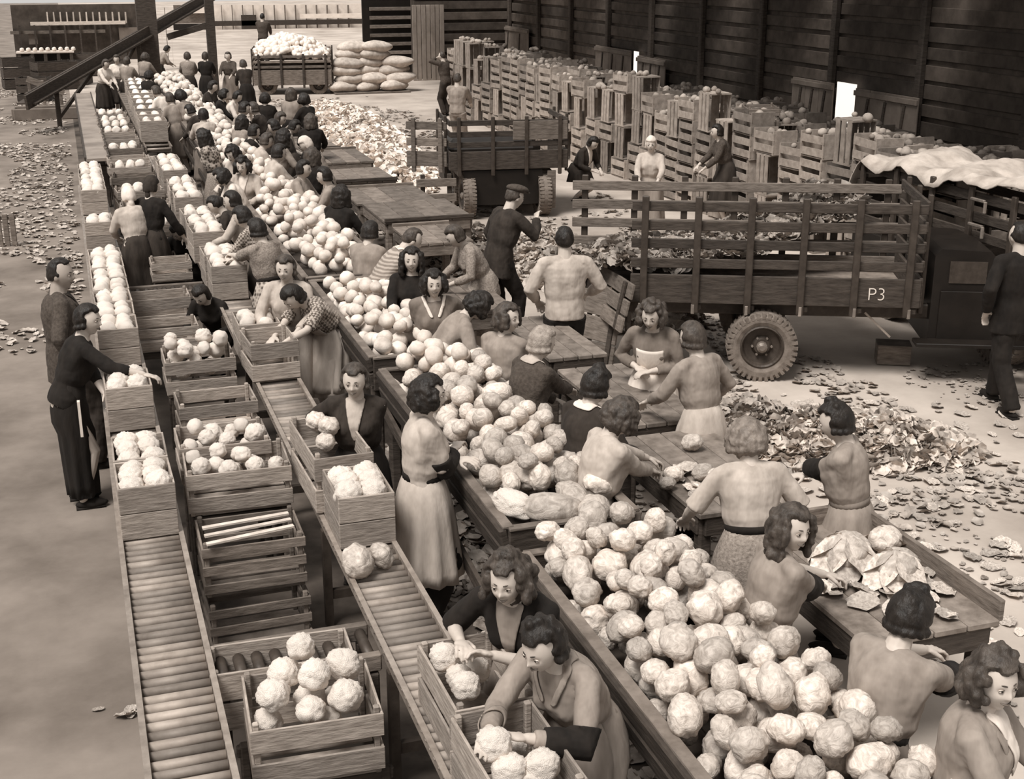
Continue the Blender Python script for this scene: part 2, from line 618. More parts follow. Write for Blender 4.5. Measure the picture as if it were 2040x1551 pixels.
# ------------------------------------------------------------------ roller conveyors
def conveyor(name, label, x0, x1, y0, y1, z, pitch, sides, rollm=M_ROLL, nmax=150, tilt=0.0, boards_from=None):
    t = thing(name, label, 'conveyor', ((x0+x1)/2, y0, 0))
    W = x1-x0
    L = y1-y0
    for s in (-1, 1):
        rail = MB()
        rail.box((s*(W/2-0.012), L/2, z-0.035), (0.012, L, 0.09))
        rail.box((s*(W/2-0.004), L/2, z+0.012), (0.03, L, 0.008))
        rail.build('side_rail', M_STEEL if sides == 'steel' else M_WOODM, t)
    rm = MB()
    r = 0.026
    pts = [(-W/2+0.02, 0, 0), (W/2-0.02, 0, 0)]
    rm.tube(pts, r, 10)
    rm.tube([(-W/2, 0, 0), (-W/2+0.03, 0, 0)], 0.008, 6)
    rm.tube([(W/2-0.03, 0, 0), (W/2, 0, 0)], 0.008, 6)
    rme = rm.mesh('roller', rollm, True)
    bolt = MB()
    bolt.tube([(-0.02, 0, 0), (0.0, 0, 0)], 0.011, 6)
    n = int(L/pitch)
    yy = 0.03
    for i in range(min(n, nmax)):
        o = link('roller', rme, t, (0, yy, z-r-0.004+rnd.uniform(-0.002, 0.002)))
        o.rotation_euler = (rnd.uniform(0, 6), 0, 0)
        o.rotation_mode = 'XYZ'
        yy += pitch
    if n > nmax:
        rest = MB()
        while yy < L:
            rest.box((0, yy, z-r), (W-0.04, pitch*0.82, r*1.6))
            yy += pitch
        tag(rest.build('rollers', rollm, t), kind='stuff')
    k = 0.3
    while k < L:
        leg = MB()
        for s in (-1, 1):
            leg.box((s*(W/2-0.02), 0, (z-0.08)/2), (0.05, 0.06, z-0.08))
        leg.box((0, 0, 0.22), (W, 0.04, 0.06))
        leg.box((0, 0, z-0.1), (W, 0.05, 0.05))
        leg.build('trestle', M_WOODD if sides != 'steel' else M_STEELD, t, loc=(0, k, 0))
        k += 1.8
    return t


CZ = 0.75
conveyor('roller_conveyor', 'left steel roller conveyor beside the bare aisle', 0.035, 0.40, 3.6, 21.0, CZ, 0.080, 'steel', nmax=218)
conveyor('roller_conveyor', 'right steel roller conveyor between the crates and the women packing', 1.25, 1.60, 3.6, 24.0, CZ, 0.075, 'steel', nmax=272)
conveyor('cross_conveyor', 'short cross conveyor of dark spaced rollers behind the nearest cauliflower crate', 0.40, 1.25, 5.84, 6.16, 0.70, 0.4, 'wood', nmax=0)
t = bpy.data.objects['cross_conveyor']
for c in KIDS[t.name]:
    bpy.data.objects.remove(c)
KIDS[t.name] = []
for yy in (0.0, 0.33):
    board(t, (0, yy, 0.66), (0.84, 0.045, 0.1), M_WOODM, name='side_board')
m = MB()
m.tube([(0, 0.03, 0), (0, 0.30, 0)], 0.03, 12)
rme = m.mesh('roller', M_STEELD, True)
for i in range(9):
    link('roller', rme, t, (-0.37+i*0.0925, 0, 0.665))
for dx in (-0.38, 0.38):
    for yy in (0, 0.33):
        board(t, (dx, yy, 0.3), (0.05, 0.05, 0.6), M_WOODD, name='leg')
# second cross conveyor, in the middle distance
a, b = P(255, 592, 0.68), P(408, 586, 0.68)
t = thing('cross_conveyor', 'small cross conveyor in front of the woman in the dark headscarf', 'conveyor', ((a.x+b.x)/2, a.y, 0))
for yy in (0.0, 0.34):
    board(t, (0, yy, 0.66), (0.84, 0.045, 0.1), M_WOODM, name='side_board')
for i in range(9):
    link('roller', rme, t, (-0.37+i*0.0925, 0, 0.665))
for dx in (-0.38, 0.38):
    board(t, (dx, 0, 0.3), (0.05, 0.05, 0.6), M_WOODD, name='leg')
# the smooth belt run that carries on from the left conveyor
t = thing('board_chute', 'smooth board chute at the far end of the left conveyor', 'chute', (0.30, 23.0, 0))
LL = 11.5
m = MB()
m.box((0.08, LL/2, CZ+0.10), (0.36, LL, 0.05))
m.build('bed', mat('grey_smooth_board', 0.24, 0.6, var=0.3, scale=2), t)
for s in (-1, 1):
    m = MB()
    m.box((0.08+s*0.19, LL/2, CZ+0.07), (0.025, LL, 0.16))
    m.build('side_board', M_WOODD, t)
for k in range(6):
    board(t, (0.08, 0.3+2.1*k, 0.36), (0.34, 0.08, 0.72), M_WOODD, name='trestle')


# ------------------------------------------------------------------ heap troughs
def trough(label, x0, x1, y0, y1, zt, depth=0.24, legs=(0.2, 0.8), near_end=True, far_end=True):
    t = thing('sorting_trough', label, 'trough', (x0, y0, 0))
    W, L = x1-x0, y1-y0
    # floor boards
    n = 5
    for i in range(n):
        board(t, (0.04+(i+0.5)*(W-0.08)/n, L/2, zt-depth), ((W-0.08)/n-0.01, L-0.04, 0.03), M_WOODD, name='floor_board')
    # left side: two boards one over the other, leaning out
    for x, s in ((0.0, -1), (W, 1)):
        for k in range(2):
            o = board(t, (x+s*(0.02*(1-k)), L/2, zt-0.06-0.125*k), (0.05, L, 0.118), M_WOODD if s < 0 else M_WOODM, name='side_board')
            o.rotation_euler = (0, R(12)*-s*-1, 0)
        o = board(t, (x, L/2, zt+0.006), (0.065, L, 0.02), M_WOODM, name='rail_cap')
    for flag, y in ((near_end, 0.0), (far_end, L)):
        if flag:
            board(t, (W/2, y, zt-0.14), (W, 0.04, 0.27), M_WOODD, name='end_board')
            board(t, (W/2, y, zt-0.0), (W, 0.06, 0.02), M_WOODM, name='rail_cap')
    for f in legs:
        for x in (0.05, W-0.05):
            board(t, (x, L*f, (zt-depth)/2-0.01), (0.09, 0.09, zt-depth-0.02), M_WOODD, name='leg')
        board(t, (W/2, L*f, zt-depth-0.08), (W, 0.05, 0.1), M_WOODD, name='cross_beam')
    # slanting brace under the near side
    m = MB()
    m.bar((-0.02, L*legs[0], 0.35), (-0.02, L*legs[-1], zt-depth-0.05), 0.03, 0.09)
    m.build('brace', M_WOODD, t)
    return t


TR = [(2.14, 2.94, 3.2, 6.18, 0.97), (2.14, 2.92, 6.46, 9.62, 1.0), (2.12, 2.9, 9.86, 12.62, 1.03), (2.08, 2.95, 12.72, 36.0, 1.04)]
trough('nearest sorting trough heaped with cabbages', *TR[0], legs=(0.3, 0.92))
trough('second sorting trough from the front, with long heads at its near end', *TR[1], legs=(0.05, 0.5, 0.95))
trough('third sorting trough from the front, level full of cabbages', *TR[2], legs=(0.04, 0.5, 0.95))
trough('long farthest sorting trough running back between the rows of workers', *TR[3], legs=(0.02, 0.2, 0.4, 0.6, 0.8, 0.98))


# ------------------------------------------------------------------ trimming tables
def table(label, x0, x1, y0, y1, z=0.85, lip=None, plank=4, legm=M_WOODD, rim=0.08, topm=None):
    t = thing('trimming_table', label, 'table', ((x0+x1)/2, (y0+y1)/2, 0))
    W, L = x1-x0, y1-y0
    for i in range(plank):
        board(t, (-W/2+(i+0.5)*W/plank, 0, z-0.02), (W/plank-0.006, L, 0.04), topm or M_TABLE, name='plank')
    for s in (-1, 1):
        board(t, (s*(W/2-0.03), 0, z-0.1), (0.04, L-0.1, 0.13), legm, name='apron_board')
        board(t, (0, s*(L/2-0.03), z-0.1), (W-0.1, 0.04, 0.13), legm, name='apron_board')
        for q in (-1, 1):
            board(t, (s*(W/2-0.07), q*(L/2-0.08), (z-0.05)/2), (0.09, 0.09, z-0.05), legm, name='leg')
    for sd in (lip or ''):
        if sd == 'L':
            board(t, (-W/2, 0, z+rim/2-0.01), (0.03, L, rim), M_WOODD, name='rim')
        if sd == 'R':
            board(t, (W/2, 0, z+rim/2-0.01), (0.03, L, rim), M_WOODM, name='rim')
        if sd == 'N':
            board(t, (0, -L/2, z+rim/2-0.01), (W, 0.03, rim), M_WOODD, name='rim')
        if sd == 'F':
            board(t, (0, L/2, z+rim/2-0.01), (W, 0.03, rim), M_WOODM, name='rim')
    return t


table('nearest trimming table, littered with big leafy heads, at the lower right', 3.5, 4.3, 4.9, 6.25, lip='RF', rim=0.12)
table('trimming table between the woman in the light smock and the fair-haired woman', 3.42, 4.18, 6.6, 8.0)
table('long trimming table in front of the woman with the white apron', 3.62, 4.28, 8.2, 9.65)
table('bare trimming table beside the leaning tailgates', 3.66, 4.2, 9.95, 11.3)
for i, (y0, y1, x0, x1) in enumerate([(11.7, 13.2, 3.45, 4.0), (14.9, 16.0, 3.75, 4.5), (16.2, 17.6, 3.7, 4.9), (17.9, 19.2, 3.7, 4.85), (19.6, 20.9, 3.75, 4.7), (21.4, 22.9, 3.8, 4.75), (23.5, 25.3, 3.8, 4.6)]):
    table(['board table with crates behind the smiling woman in the dark dress', 'board table beside the woman in the black coat', 'second board table from the woman in the black coat, going back', 'third board table from the woman in the black coat, going back', 'fourth board table from the woman in the black coat, going back', 'fifth board table in the row, near the white offcut heap', 'farthest board table of the row'][i], x0, x1, y0, y1, z=0.8+0.03*(i % 3), lip='F' if i % 2 else 'N', rim=0.05, topm=M_WOODM, legm=M_WOODM)


# ------------------------------------------------------------------ trucks
def wheel(parent, loc, r, wd, name='wheel', rz=0.0):
    """tyre with tread blocks, rim, hub and nuts; the axle runs along local x"""
    tag_ = MB()
    rings = []
    prof = [(-wd*0.42, r*0.62), (-wd*0.5, r*0.74), (-wd*0.5, r*0.88), (-wd*0.4, r*0.975), (0, r*0.985), (wd*0.4, r*0.975), (wd*0.5, r*0.88), (wd*0.5, r*0.74), (wd*0.42, r*0.62), (0, r*0.6)]
    n = 48
    vs, fs = [], []
    for j in range(n):
        a = 2*math.pi*j/n
        for x, q in prof:
            vs.append((x, q*math.cos(a), q*math.sin(a)))
    m_ = len(prof)
    for j in range(n):
        for i in range(m_):
            fs.append((j*m_+i, j*m_+(i+1) % m_, ((j+1) % n)*m_+(i+1) % m_, ((j+1) % n)*m_+i))
    tag_.add(vs, fs)
    for j in range(36):
        a = 2*math.pi*j/36
        M = Matrix.Rotation(a, 4, 'X')
        for s in (-1, 1):
            tag_.box((s*wd*0.33, 0, r*0.975), (wd*0.36, r*0.10, r*0.05), M)
            tag_.box((s*wd*0.49, 0, r*0.9), (wd*0.05, r*0.09, r*0.13), M)
    wo = tag_.build(name, M_RUB, parent, smooth=False, loc=loc)
    wo.rotation_euler = (0, 0, rz)
    rm = MB()
    for s in (-1, 1):
        prof = [(s*wd*0.44, r*0.62), (s*wd*0.48, r*0.58), (s*wd*0.40, r*0.54), (s*wd*0.18, r*0.5), (s*wd*0.12, r*0.3), (s*wd*0.30, r*0.22), (s*wd*0.30, r*0.10)]
        vs, fs = [], []
        n = 32
        for j in range(n):
            a = 2*math.pi*j/n
            for x, q in prof:
                vs.append((x, q*math.cos(a), q*math.sin(a)))
        for j in range(n):
            for i in range(len(prof)-1):
                fs.append((j*7+i, j*7+i+1, ((j+1) % n)*7+i+1, ((j+1) % n)*7+i))
        rm.add(vs, fs)
    rm.build('rim', M_STEELD, wo)
    hb = MB()
    for s in (-1, 1):
        hb.tube([(s*wd*0.1, 0, 0), (s*wd*0.5, 0, 0), (s*wd*0.58, 0, 0)], [r*0.17, r*0.15, r*0.08], 14)
        for k in range(6):
            a = 2*math.pi*k/6
            hb.tube([(s*wd*0.14, r*0.27*math.cos(a), r*0.27*math.sin(a)), (s*wd*0.30, r*0.27*math.cos(a), r*0.27*math.sin(a))], r*0.035, 6)
    hb.build('hub', M_STEEL, wo)
    return wo


def stake_side(parent, p0, p1, z0, z1, nposts, slats, m=M_WOODD, out=(0, -1, 0), base_h=0.25, postm=None, pw=0.07):
    """stake side from p0 to p1: deep base board, open slats and iron-bound posts on the outer face"""
    p0, p1 = Vector(p0), Vector(p1)
    out = Vector(out)
    L = (p1-p0).length
    ang = math.atan2(p1.y-p0.y, p1.x-p0.x)
    c = (p0+p1)/2
    if base_h:
        board(parent, (c.x, c.y, z0+base_h/2), (L, 0.035, base_h), m, name='base_board', rot=(0, 0, ang))
    zz = z0+base_h
    n = slats
    gap = (z1-zz)/n
    for i in range(n):
        z = zz+gap*(i+0.62)
        board(parent, (c.x, c.y, z+rnd.uniform(-0.008, 0.008)), (L, 0.03, gap*0.5), m, name='slat', rot=(0, rnd.uniform(-0.004, 0.004), ang))
    for i in range(nposts):
        q = p0.lerp(p1, (i+0.25)/(nposts-0.5))+out*0.04
        board(parent, (q.x, q.y, (z0+z1)/2-0.03), (pw, 0.045, z1-z0+0.12), postm or M_STEELD, name='stake', rot=(0, 0, ang))


def pz(px, py, x, y):
    d = ray(px, py)
    t_ = math.hypot(x, y)/math.hypot(d.x, d.y)
    return CAMH+d.z*t_


# truck P3: bed, stake sides, wheel, cab
A = Vector((5.19, 11.76, 0))
B = Vector((7.80, 10.60, 0))
u1 = (B-A).normalized()
v1 = Vector((-u1.y, u1.x, 0))   # towards the back of the picture
ang = math.atan2(u1.y, u1.x)
TP = thing('stake_truck', 'dark stake-sided truck marked P3, loaded with leaves, facing right', 'truck', A, ang)
LB = (B-A).length
WB = 1.36
ZB = 0.80
for i in range(7):
    board(TP, (LB/2-0.09*i*0.5, (i+0.5)*WB/7, ZB+0.0), (LB+0.09*i, WB/7-0.01, 0.05), M_WOODM, name='bed_plank')
stake_side(TP, (0, 0, 0), (LB, 0, 0), ZB-0.02, 1.83, 6, 4, base_h=0.29, out=(0, -1, 0))
stake_side(TP, (-0.66, WB, 0), (LB, WB, 0), ZB-0.02, 1.80, 7, 4, m=M_WOODM, base_h=0.22, out=(0, 1, 0))
stake_side(TP, (LB, 0, 0), (LB, WB, 0), ZB-0.02, 1.86, 3, 4, m=M_WOODD, base_h=0.3, out=(1, 0, 0))
for yy in (0.3, 1.05):
    board(TP, (LB/2+0.9, yy, ZB-0.12), (LB+2.2, 0.09, 0.15), M_STEELD, name='chassis_rail')
for k in range(6):
    board(TP, (0.15+k*0.53, WB/2, ZB-0.06), (0.07, WB, 0.07), M_WOODD, name='cross_bearer')
    board(TP, (0.10+k*0.53, -0.05, ZB-0.07), (0.035, 0.03, 0.10), M_STEEL, name='clip')
wheel(TP, (1.34, 0.02, 0.355), 0.355, 0.22, rz=R(90))
wheel(TP, (1.34, 1.3, 0.355), 0.355, 0.22, rz=R(90))
board(TP, (1.34, 0.66, 0.355), (0.1, 1.1, 0.1), M_STEELD, name='axle')
m = MB()
m.bar((2.35, 0.1, 0.70), (2.62, 0.1, 0.45), 0.02, 0.02)
m.build('tie_rod', M_STEEL, TP)
# lettering P3 painted on the base board
for ch, dx in (('P', 0.0), ('3', 0.085)):
    cu = bpy.data.curves.new('letter', 'FONT')
    cu.body = ch
    cu.size = 0.185
    cu.extrude = 0.0015
    cu.offset = -0.0035
    cu.materials.append(M_WHITE)
    tmp_ = bpy.data.objects.new('painted_letter', cu)
    lme = tmp_.to_mesh().copy()
    bpy.data.objects.remove(tmp_)
    if not lme.materials:
        lme.materials.append(M_WHITE)
    lo = bpy.data.objects.new('painted_letter', lme)
    COL.objects.link(lo)
    lo.parent = TP
    lo.location = (LB-0.52+dx*1.1, -0.021, ZB+0.055)
    lo.rotation_euler = (R(90), 0, 0)
    lo['label'] = 'white painted letter' if ch == 'P' else 'white painted figure'
    KIDS.setdefault(TP.name, []).append(lo)
# cab: lower body, bonnet, fender, roof
cb = MB()
cx0 = LB+0.14
prof = [(0, 0.45), (0.72, 0.45), (0.72, 0.98), (0.69, 1.04), (0.60, 1.36), (0.54, 1.43), (0.06, 1.45), (0, 1.38)]
vs = [(cx0+x, 0.14, z-0.1) for x, z in prof]+[(cx0+x, 1.28, z-0.1) for x, z in prof]
cb.add(vs, [tuple(range(8)), tuple(reversed(range(8, 16)))]+[(i, i+8, (i+1) % 8+8, (i+1) % 8) for i in range(8)])
cb.build('cab', M_BLACK, TP)
bn = MB()
bn.loft([[(cx0+x, 0.7+sy*w_, zz*h_*0.92) for sy, zz in ((-1, 0.45), (-1, 0.86), (-0.6, 1.0), (0.6, 1.0), (1, 0.86), (1, 0.45))] for x, w_, h_ in ((0.70, 0.42, 0.98), (1.4, 0.4, 0.96), (1.85, 0.34, 0.92), (1.95, 0.3, 0.8))])
bn.build('bonnet', M_BLACK, TP)
for yy in (0.2, 1.2):
    fd = MB()
    pts = [(cx0+1.5+0.5*math.cos(a), yy, 0.36+0.46*math.sin(a)) for a in np.linspace(math.pi*1.02, 0.08, 12)]
    rings = [[(p[0], p[1]+dy, p[2]+dz) for dy, dz in ((-0.16, -0.02), (-0.16, 0.02), (0.14, 0.02), (0.14, -0.02))] for p in pts]
    fd.loft(rings)
    fd.build('mudguard', M_BLACK, TP)
    wheel(TP, (cx0+1.5, yy, 0.35), 0.35, 0.18, rz=R(90))
wn = MB()
wn.box((cx0+0.33, 0.135, 1.12), (0.36, 0.01, 0.22))
wn.build('side_window', M_STEELD, TP)
board(TP, (cx0+0.4, 0.03, 0.42), (1.1, 0.22, 0.04), M_BLACK, name='running_board')
board(TP, (cx0+0.38, 0.125, 0.68), (0.6, 0.02, 0.5), M_BLACK, name='door')
# wooden step box under the bed, standing on the ground
p = P(1790, 728)
t = thing('wooden_box', 'small wooden box on the ground behind the truck wheel', 'box', p+Vector((0, 0.12, 0)), R(-28))
for s in (-1, 1):
    board(t, (0, s*0.12, 0.11), (0.34, 0.02, 0.2), M_WOODM, name='board')
    board(t, (s*0.165, 0, 0.11), (0.02, 0.22, 0.2), M_WOODM, name='board')
board(t, (0, 0, 0.21), (0.35, 0.26, 0.02), M_WOODM, name='lid')

# second truck at the right edge under a canvas sheet, angled away
t = thing('stake_truck', 'dark stake-sided truck with a crumpled canvas sheet over its top, right edge', 'truck', (8.85, 13.45, 0), R(-90))
T2 = t
for i in range(5):
    board(t, (1.5, (i+0.5)*0.25, 0.95), (3.0, 0.24, 0.05), M_WOODM, name='bed_plank')
stake_side(t, (0, 0, 0), (3.0, 0, 0), 1.0, 1.80, 5, 4, base_h=0.0, out=(0, -1, 0))
stake_side(t, (0, 1.25, 0), (3.0, 1.25, 0), 1.0, 1.80, 5, 4, base_h=0.0, out=(0, 1, 0))
stake_side(t, (0, 0, 0), (0, 1.25, 0), 1.0, 1.80, 3, 4, base_h=0.0, out=(-1, 0, 0))
board(t, (1.5, 0.0, 0.78), (3.0, 0.03, 0.42), M_BLACK, name='side_skirt')
for yy in (0.2, 1.05):
    for xx in (0.6, 2.6):
        wheel(t, (xx, yy, 0.37), 0.37, 0.2, rz=R(90))
board(t, (1.5, 0.62, 0.8), (2.9, 0.8, 0.16), M_STEELD, name='chassis')
for k in range(3):
    board(t, (2.35, -0.10, 1.72-0.26*k), (0.22, 0.03, 0.03), M_STEEL, name='hook')
    board(t, (2.47, -0.10, 1.66-0.26*k), (0.025, 0.03, 0.12), M_STEEL, name='hook')
# canvas: draped sheet with folds
n1, n2 = 46, 26
vs, fs = [], []
for i in range(n1):
    for j in range(n2):
        s_, q = i/(n1-1), j/(n2-1)
        x = -0.30+3.55*s_
        yv = -0.10+1.45*q
        z = 1.90+0.05*math.sin(7*s_*math.pi+4*q)+0.07*mnoise.noise((x*2.4, yv*2.0, 1.0))+0.05*mnoise.noise((x*7, yv*5, 4.0))
        e = abs(q-0.5)*2
        z -= 0.10*max(0, e-0.82)/0.18
        if s_ < 0.12:
            z -= (0.12-s_)/0.12*0.55
            x += (0.12-s_)*1.4
        z += 0.14*math.exp(-((s_-0.85)/0.1)**2)
        vs.append((x, yv, z))
for i in range(n1-1):
    for j in range(n2-1):
        a_ = i*n2+j
        fs.append((a_, a_+n2, a_+n2+1, a_+1))
m = MB()
m.add(vs, fs)
cv = m.mesh('canvas_sheet', M_CANVAS, True)
cvo = link('canvas_sheet', cv)
cvo.location = t.location
cvo.rotation_euler = t.rotation_euler
tag(cvo, 'crumpled pale canvas sheet thrown over the truck at the right edge', 'canvas sheet')
so = cvo.modifiers.new('th', 'SOLIDIFY')
so.thickness = 0.012

# empty truck seen from the side in the middle distance, with one end panel swung out
t = thing('stake_truck', 'empty stake-sided truck bed standing beyond the suited man', 'truck', (5.80, 20.3, 0), R(-8))
T1 = t
for i in range(6):
    board(t, (0.9, 0.1+(i+0.5)*0.24, 0.86), (1.95, 0.23, 0.05), M_WOODM, name='bed_plank')
stake_side(t, (-0.05, 0, 0), (1.88, 0, 0), 0.80, 1.62, 4, 3, base_h=0.30, out=(0, -1, 0), pw=0.06)
board(t, (1.42, -0.02, 1.42), (0.9, 0.03, 0.3), M_WOODM, name='panel')
stake_side(t, (-0.05, 0.02, 0), (-0.05, 1.5, 0), 0.80, 1.62, 2, 3, base_h=0.3, out=(-1, 0, 0), pw=0.06)
stake_side(t, (1.88, 0.02, 0), (1.88, 1.5, 0), 0.80, 1.62, 2, 3, base_h=0.3, out=(1, 0, 0), pw=0.06)
stake_side(t, (-0.72, 0.3, 0), (-0.10, 0.05, 0), 0.86, 1.60, 2, 2, m=M_WOODM, base_h=0.24, out=(0, -1, 0), postm=M_WOODM)
stake_side(t, (-0.72, -1.0, 0), (-0.1, -1.0, 0), 0.12, 0.88, 2, 3, m=M_WOODM, base_h=0.02, out=(0, 1, 0), postm=M_WOODD)
for xx in (0.25, 1.5):
    for yy in (0.2, 1.3):
        wheel(t, (xx, yy, 0.36), 0.36, 0.2, rz=R(0))
board(t, (0.9, 0.75, 0.68), (1.5, 1.3, 0.2), M_STEELD, name='chassis')
board(t, (0.9, 0.45, 0.4), (1.5, 0.12, 0.12), M_STEELD, name='axle')
board(t, (0.82, 0.03, 0.5), (1.30, 0.03, 0.56), M_BLACK, name='shade_board')  # black board added between the wheels to stand for the shade under the bed
board(t, (0.9, 1.9, 0.65), (1.7, 1.0, 0.9), M_BLACK, name='cab')
board(t, (1.62, 0.02, 0.45), (0.14, 0.03, 0.62), M_WOODM, name='mudflap')

# loaded truck far back
a, b = P(508, 190), P(662, 188)
t = thing('stake_truck', 'far stake-sided truck heaped with white heads, a man standing on it', 'truck', (a.x, a.y, 0), math.atan2(b.y-a.y, b.x-a.x))
T3 = t
L3 = (b-a).length
stake_side(t, (0, 0, 0), (L3, 0, 0), 0.3, 1.2, 4, 3, m=M_WOODM, base_h=0.45, out=(0, -1, 0), postm=M_WOODD)
stake_side(t, (0, 1.8, 0), (L3, 1.8, 0), 0.35, 1.35, 4, 3, m=M_WOODM, base_h=0.5, out=(0, 1, 0))
stake_side(t, (L3, 0, 0), (L3, 1.8, 0), 0.35, 1.35, 3, 3, m=M_WOODM, base_h=0.5, out=(1, 0, 0))
stake_side(t, (0, 0, 0), (0, 1.8, 0), 0.35, 1.35, 3, 3, m=M_WOODM, base_h=0.5, out=(-1, 0, 0))
board(t, (L3/2, 0.9, 0.42), (L3, 1.8, 0.08), M_WOODM, name='bed')
for xx in (0.4, L3-0.4):
    for yy in (0.2, 1.6):
        wheel(t, (xx, yy, 0.3), 0.3, 0.18, rz=R(90))

# leaning tailgates beside the bare table
for k, (p0, p1, z0, z1, lab) in enumerate([((1150, 700), (1222, 720), 0.0, 0.78, 'lower wooden tailgate panel standing beside the bare trimming table'), ((1168, 600), (1240, 655), 0.5, 1.0, 'upper wooden tailgate panel leaning behind the bare trimming table')]):
    a = P(p0[0], p0[1], 0.1 if k == 0 else 0.55)
    b = P(p1[0], p1[1], 0.1 if k == 0 else 0.55)
    a, b = Vector((a.x, a.y, 0)), Vector((b.x, b.y, 0))
    b = a+(b-a).normalized()*max((b-a).length, 0.5)
    a = a-(b-a)*0.25
    t = thing('tailgate_panel', lab, 'panel', (a+b)/2, math.atan2(b.y-a.y, b.x-a.x))
    L = (b-a).length
    for i in range(3):
        h = (z1-z0)/3
        board(t, (0, 0.05*i, z0+h*(i+0.5)), (L, 0.03, h-0.012), M_WOODM, name='board', rot=(R(-12), 0, 0))
    for s in (-0.38, 0.38):
        board(t, (s*L, 0.03, (z0+z1)/2), (0.06, 0.03, z1-z0), M_WOODD, name='batten', rot=(R(-12), 0, 0))
    if k:
        for s in (-0.42, 0.42):
            board(t, (s*L, 0.1, z0/2+0.1), (0.05, 0.05, z0+0.2), M_WOODD, name='leg')

# pile of filled sacks far back
sk = MB()
sk.ell((0, 0, 0), (0.55, 0.34, 0.17), 20, 12)
sme = sk.mesh('sack', M_SACK, True)
for v in sme.vertices:
    c = v.co
    n_ = mnoise.noise((c.x*4, c.y*4, c.z*5))
    sq = 1+0.12*abs(c.x/0.55)**3
    v.co = Vector((c.x*(1+0.05*n_), c.y*sq*(1+0.12*n_), c.z*(1+0.2*n_)*(1.15-0.25*abs(c.x/0.55)**4)))
sc0 = P(738, 184)
lay = [(-0.75, 0.0), (0.45, 0.0), (-0.2, 0.7), (0.9, 0.7)]
i = 0
for k in range(6):
    n_ = 3 if k < 4 else 2
    for j in range(n_):
        o = link('sack', sme, None, (sc0.x-0.75+j*0.78+0.12*(k % 2)+rnd.uniform(-.08, .08)+(0.25 if k > 3 else 0), sc0.y+rnd.uniform(-0.1, 0.2)+0.06*k, 0.2+0.235*k))
        o.rotation_euler = (rnd.uniform(-.08, .08), rnd.uniform(-.08, .08), rnd.uniform(-.4, .4)+(0 if k % 2 else 0.3))
        tag(o, 'plump pale sack, %s layer up, %s from the left, in the stack of sacks' % (ordn(k+1), ordn(j+1)), 'sack', 'stacked pale sacks')
board(tag(thing('sack_pallet', 'low pallet under the stack of pale sacks', 'pallet', (sc0.x, sc0.y, 0)), None), (0, 0, 0.03), (2.4, 0.9, 0.05), M_WOODM, name='plank')
# ------------------------------------------------------------------ cabbages, cauliflowers, leaves
def head_mesh(name, seed, m, kind, sub=3, ell=(1, 1, 1)):
    r = random.Random(seed)
    bm = bmesh.new()
    bmesh.ops.create_icosphere(bm, subdivisions=sub, radius=1.0)
    leaves = []
    for k in range(7):
        v = Vector((r.gauss(0, 1), r.gauss(0, 1), r.gauss(0, 0.8))).normalized()
        t = Vector((r.gauss(0, 1), r.gauss(0, 1), r.gauss(0, 1))).cross(v).normalized()
        leaves.append((v, t, v.cross(t), math.cos(r.uniform(0.7, 1.2)), r.uniform(0.03, 0.075)))
    for v in bm.verts:
        d = v.co.normalized()
        rad = 0.90
        if kind == 'cabbage':
            for c, t, b2, ca, h in leaves:
                dt = d.dot(c)+0.07*math.sin(6*math.atan2(d.dot(b2), d.dot(t)+1e-6)+seed)
                if dt > ca:
                    e = min(1, (dt-ca)/0.10)
                    rad += h*(1.25-0.25*e)*(0.3+0.7*min(1, (dt-ca)/0.02))
                    a = math.atan2(d.dot(b2), d.dot(t))
                    rad += 0.014*math.cos(7*a)*e
            rad += 0.10*mnoise.noise(d*1.5+Vector((seed, 0, 0)))+0.03*mnoise.noise(d*4+Vector((seed, 2, 0)))
        else:
            f = 1-mnoise.voronoi(d*4.2+Vector((seed*3.1, 0, 0)))[0][0]
            f2 = 1-mnoise.voronoi(d*9.5+Vector((seed*1.1, 4, 0)))[0][0]
            top = max(0, min(1, (d.z+0.45)/0.5))
            rad += top*(0.22*(f-0.75)+0.08*(f2-0.7))
            rad += 0.09*mnoise.noise(d*1.3+Vector((seed*7, 0, 0)))
            if d.z < -0.25:
                a = math.atan2(d.y, d.x)
                rad += 0.10*abs(math.sin(2.5*a+seed))*min(1, (-0.25-d.z)/0.2)
        v.co = Vector((d.x*rad*ell[0], d.y*rad*ell[1], d.z*rad*0.93*ell[2]))
    me = bpy.data.meshes.new(name)
    bm.to_mesh(me)
    bm.free()
    me.materials.append(m)
    me.polygons.foreach_set('use_smooth', [True]*len(me.polygons))
    return me


CABS = [head_mesh('cabbage', s, M_CAB, 'cabbage', 4 if s < 4 else 3, [(1, 1, 1), (1.22, 0.95, 0.92), (1.03, 1, 0.9), (0.92, 1.02, 1.2)][s % 4]) for s in range(8)]
CABL = [head_mesh('cabbage', 11, M_CAB, 'cabbage', 4, (1.7, 0.95, 0.9)), head_mesh('cabbage', 12, M_CAU, 'cauli', 4, (1.75, 0.95, 0.9))]
CAUS = [head_mesh('cauliflower', s+20, M_CAU, 'cauli', 4 if s < 2 else 3, [(1, 1, 1), (1.1, 0.95, 1), (0.95, 1.05, 1.05)][s % 3]) for s in range(5)]
LOW = [head_mesh('low', s, M_CABS, 'cabbage', 2) for s in (31, 32, 33, 34)]
LOWV = []
for me in LOW:
    vv = np.zeros(len(me.vertices)*3)
    me.vertices.foreach_get('co', vv)
    ff = np.zeros(len(me.polygons)*3, dtype=int)
    me.polygons.foreach_get('vertices', ff)
    LOWV.append((vv.reshape(-1, 3), ff.reshape(-1, 3)))
    bpy.data.meshes.remove(me)


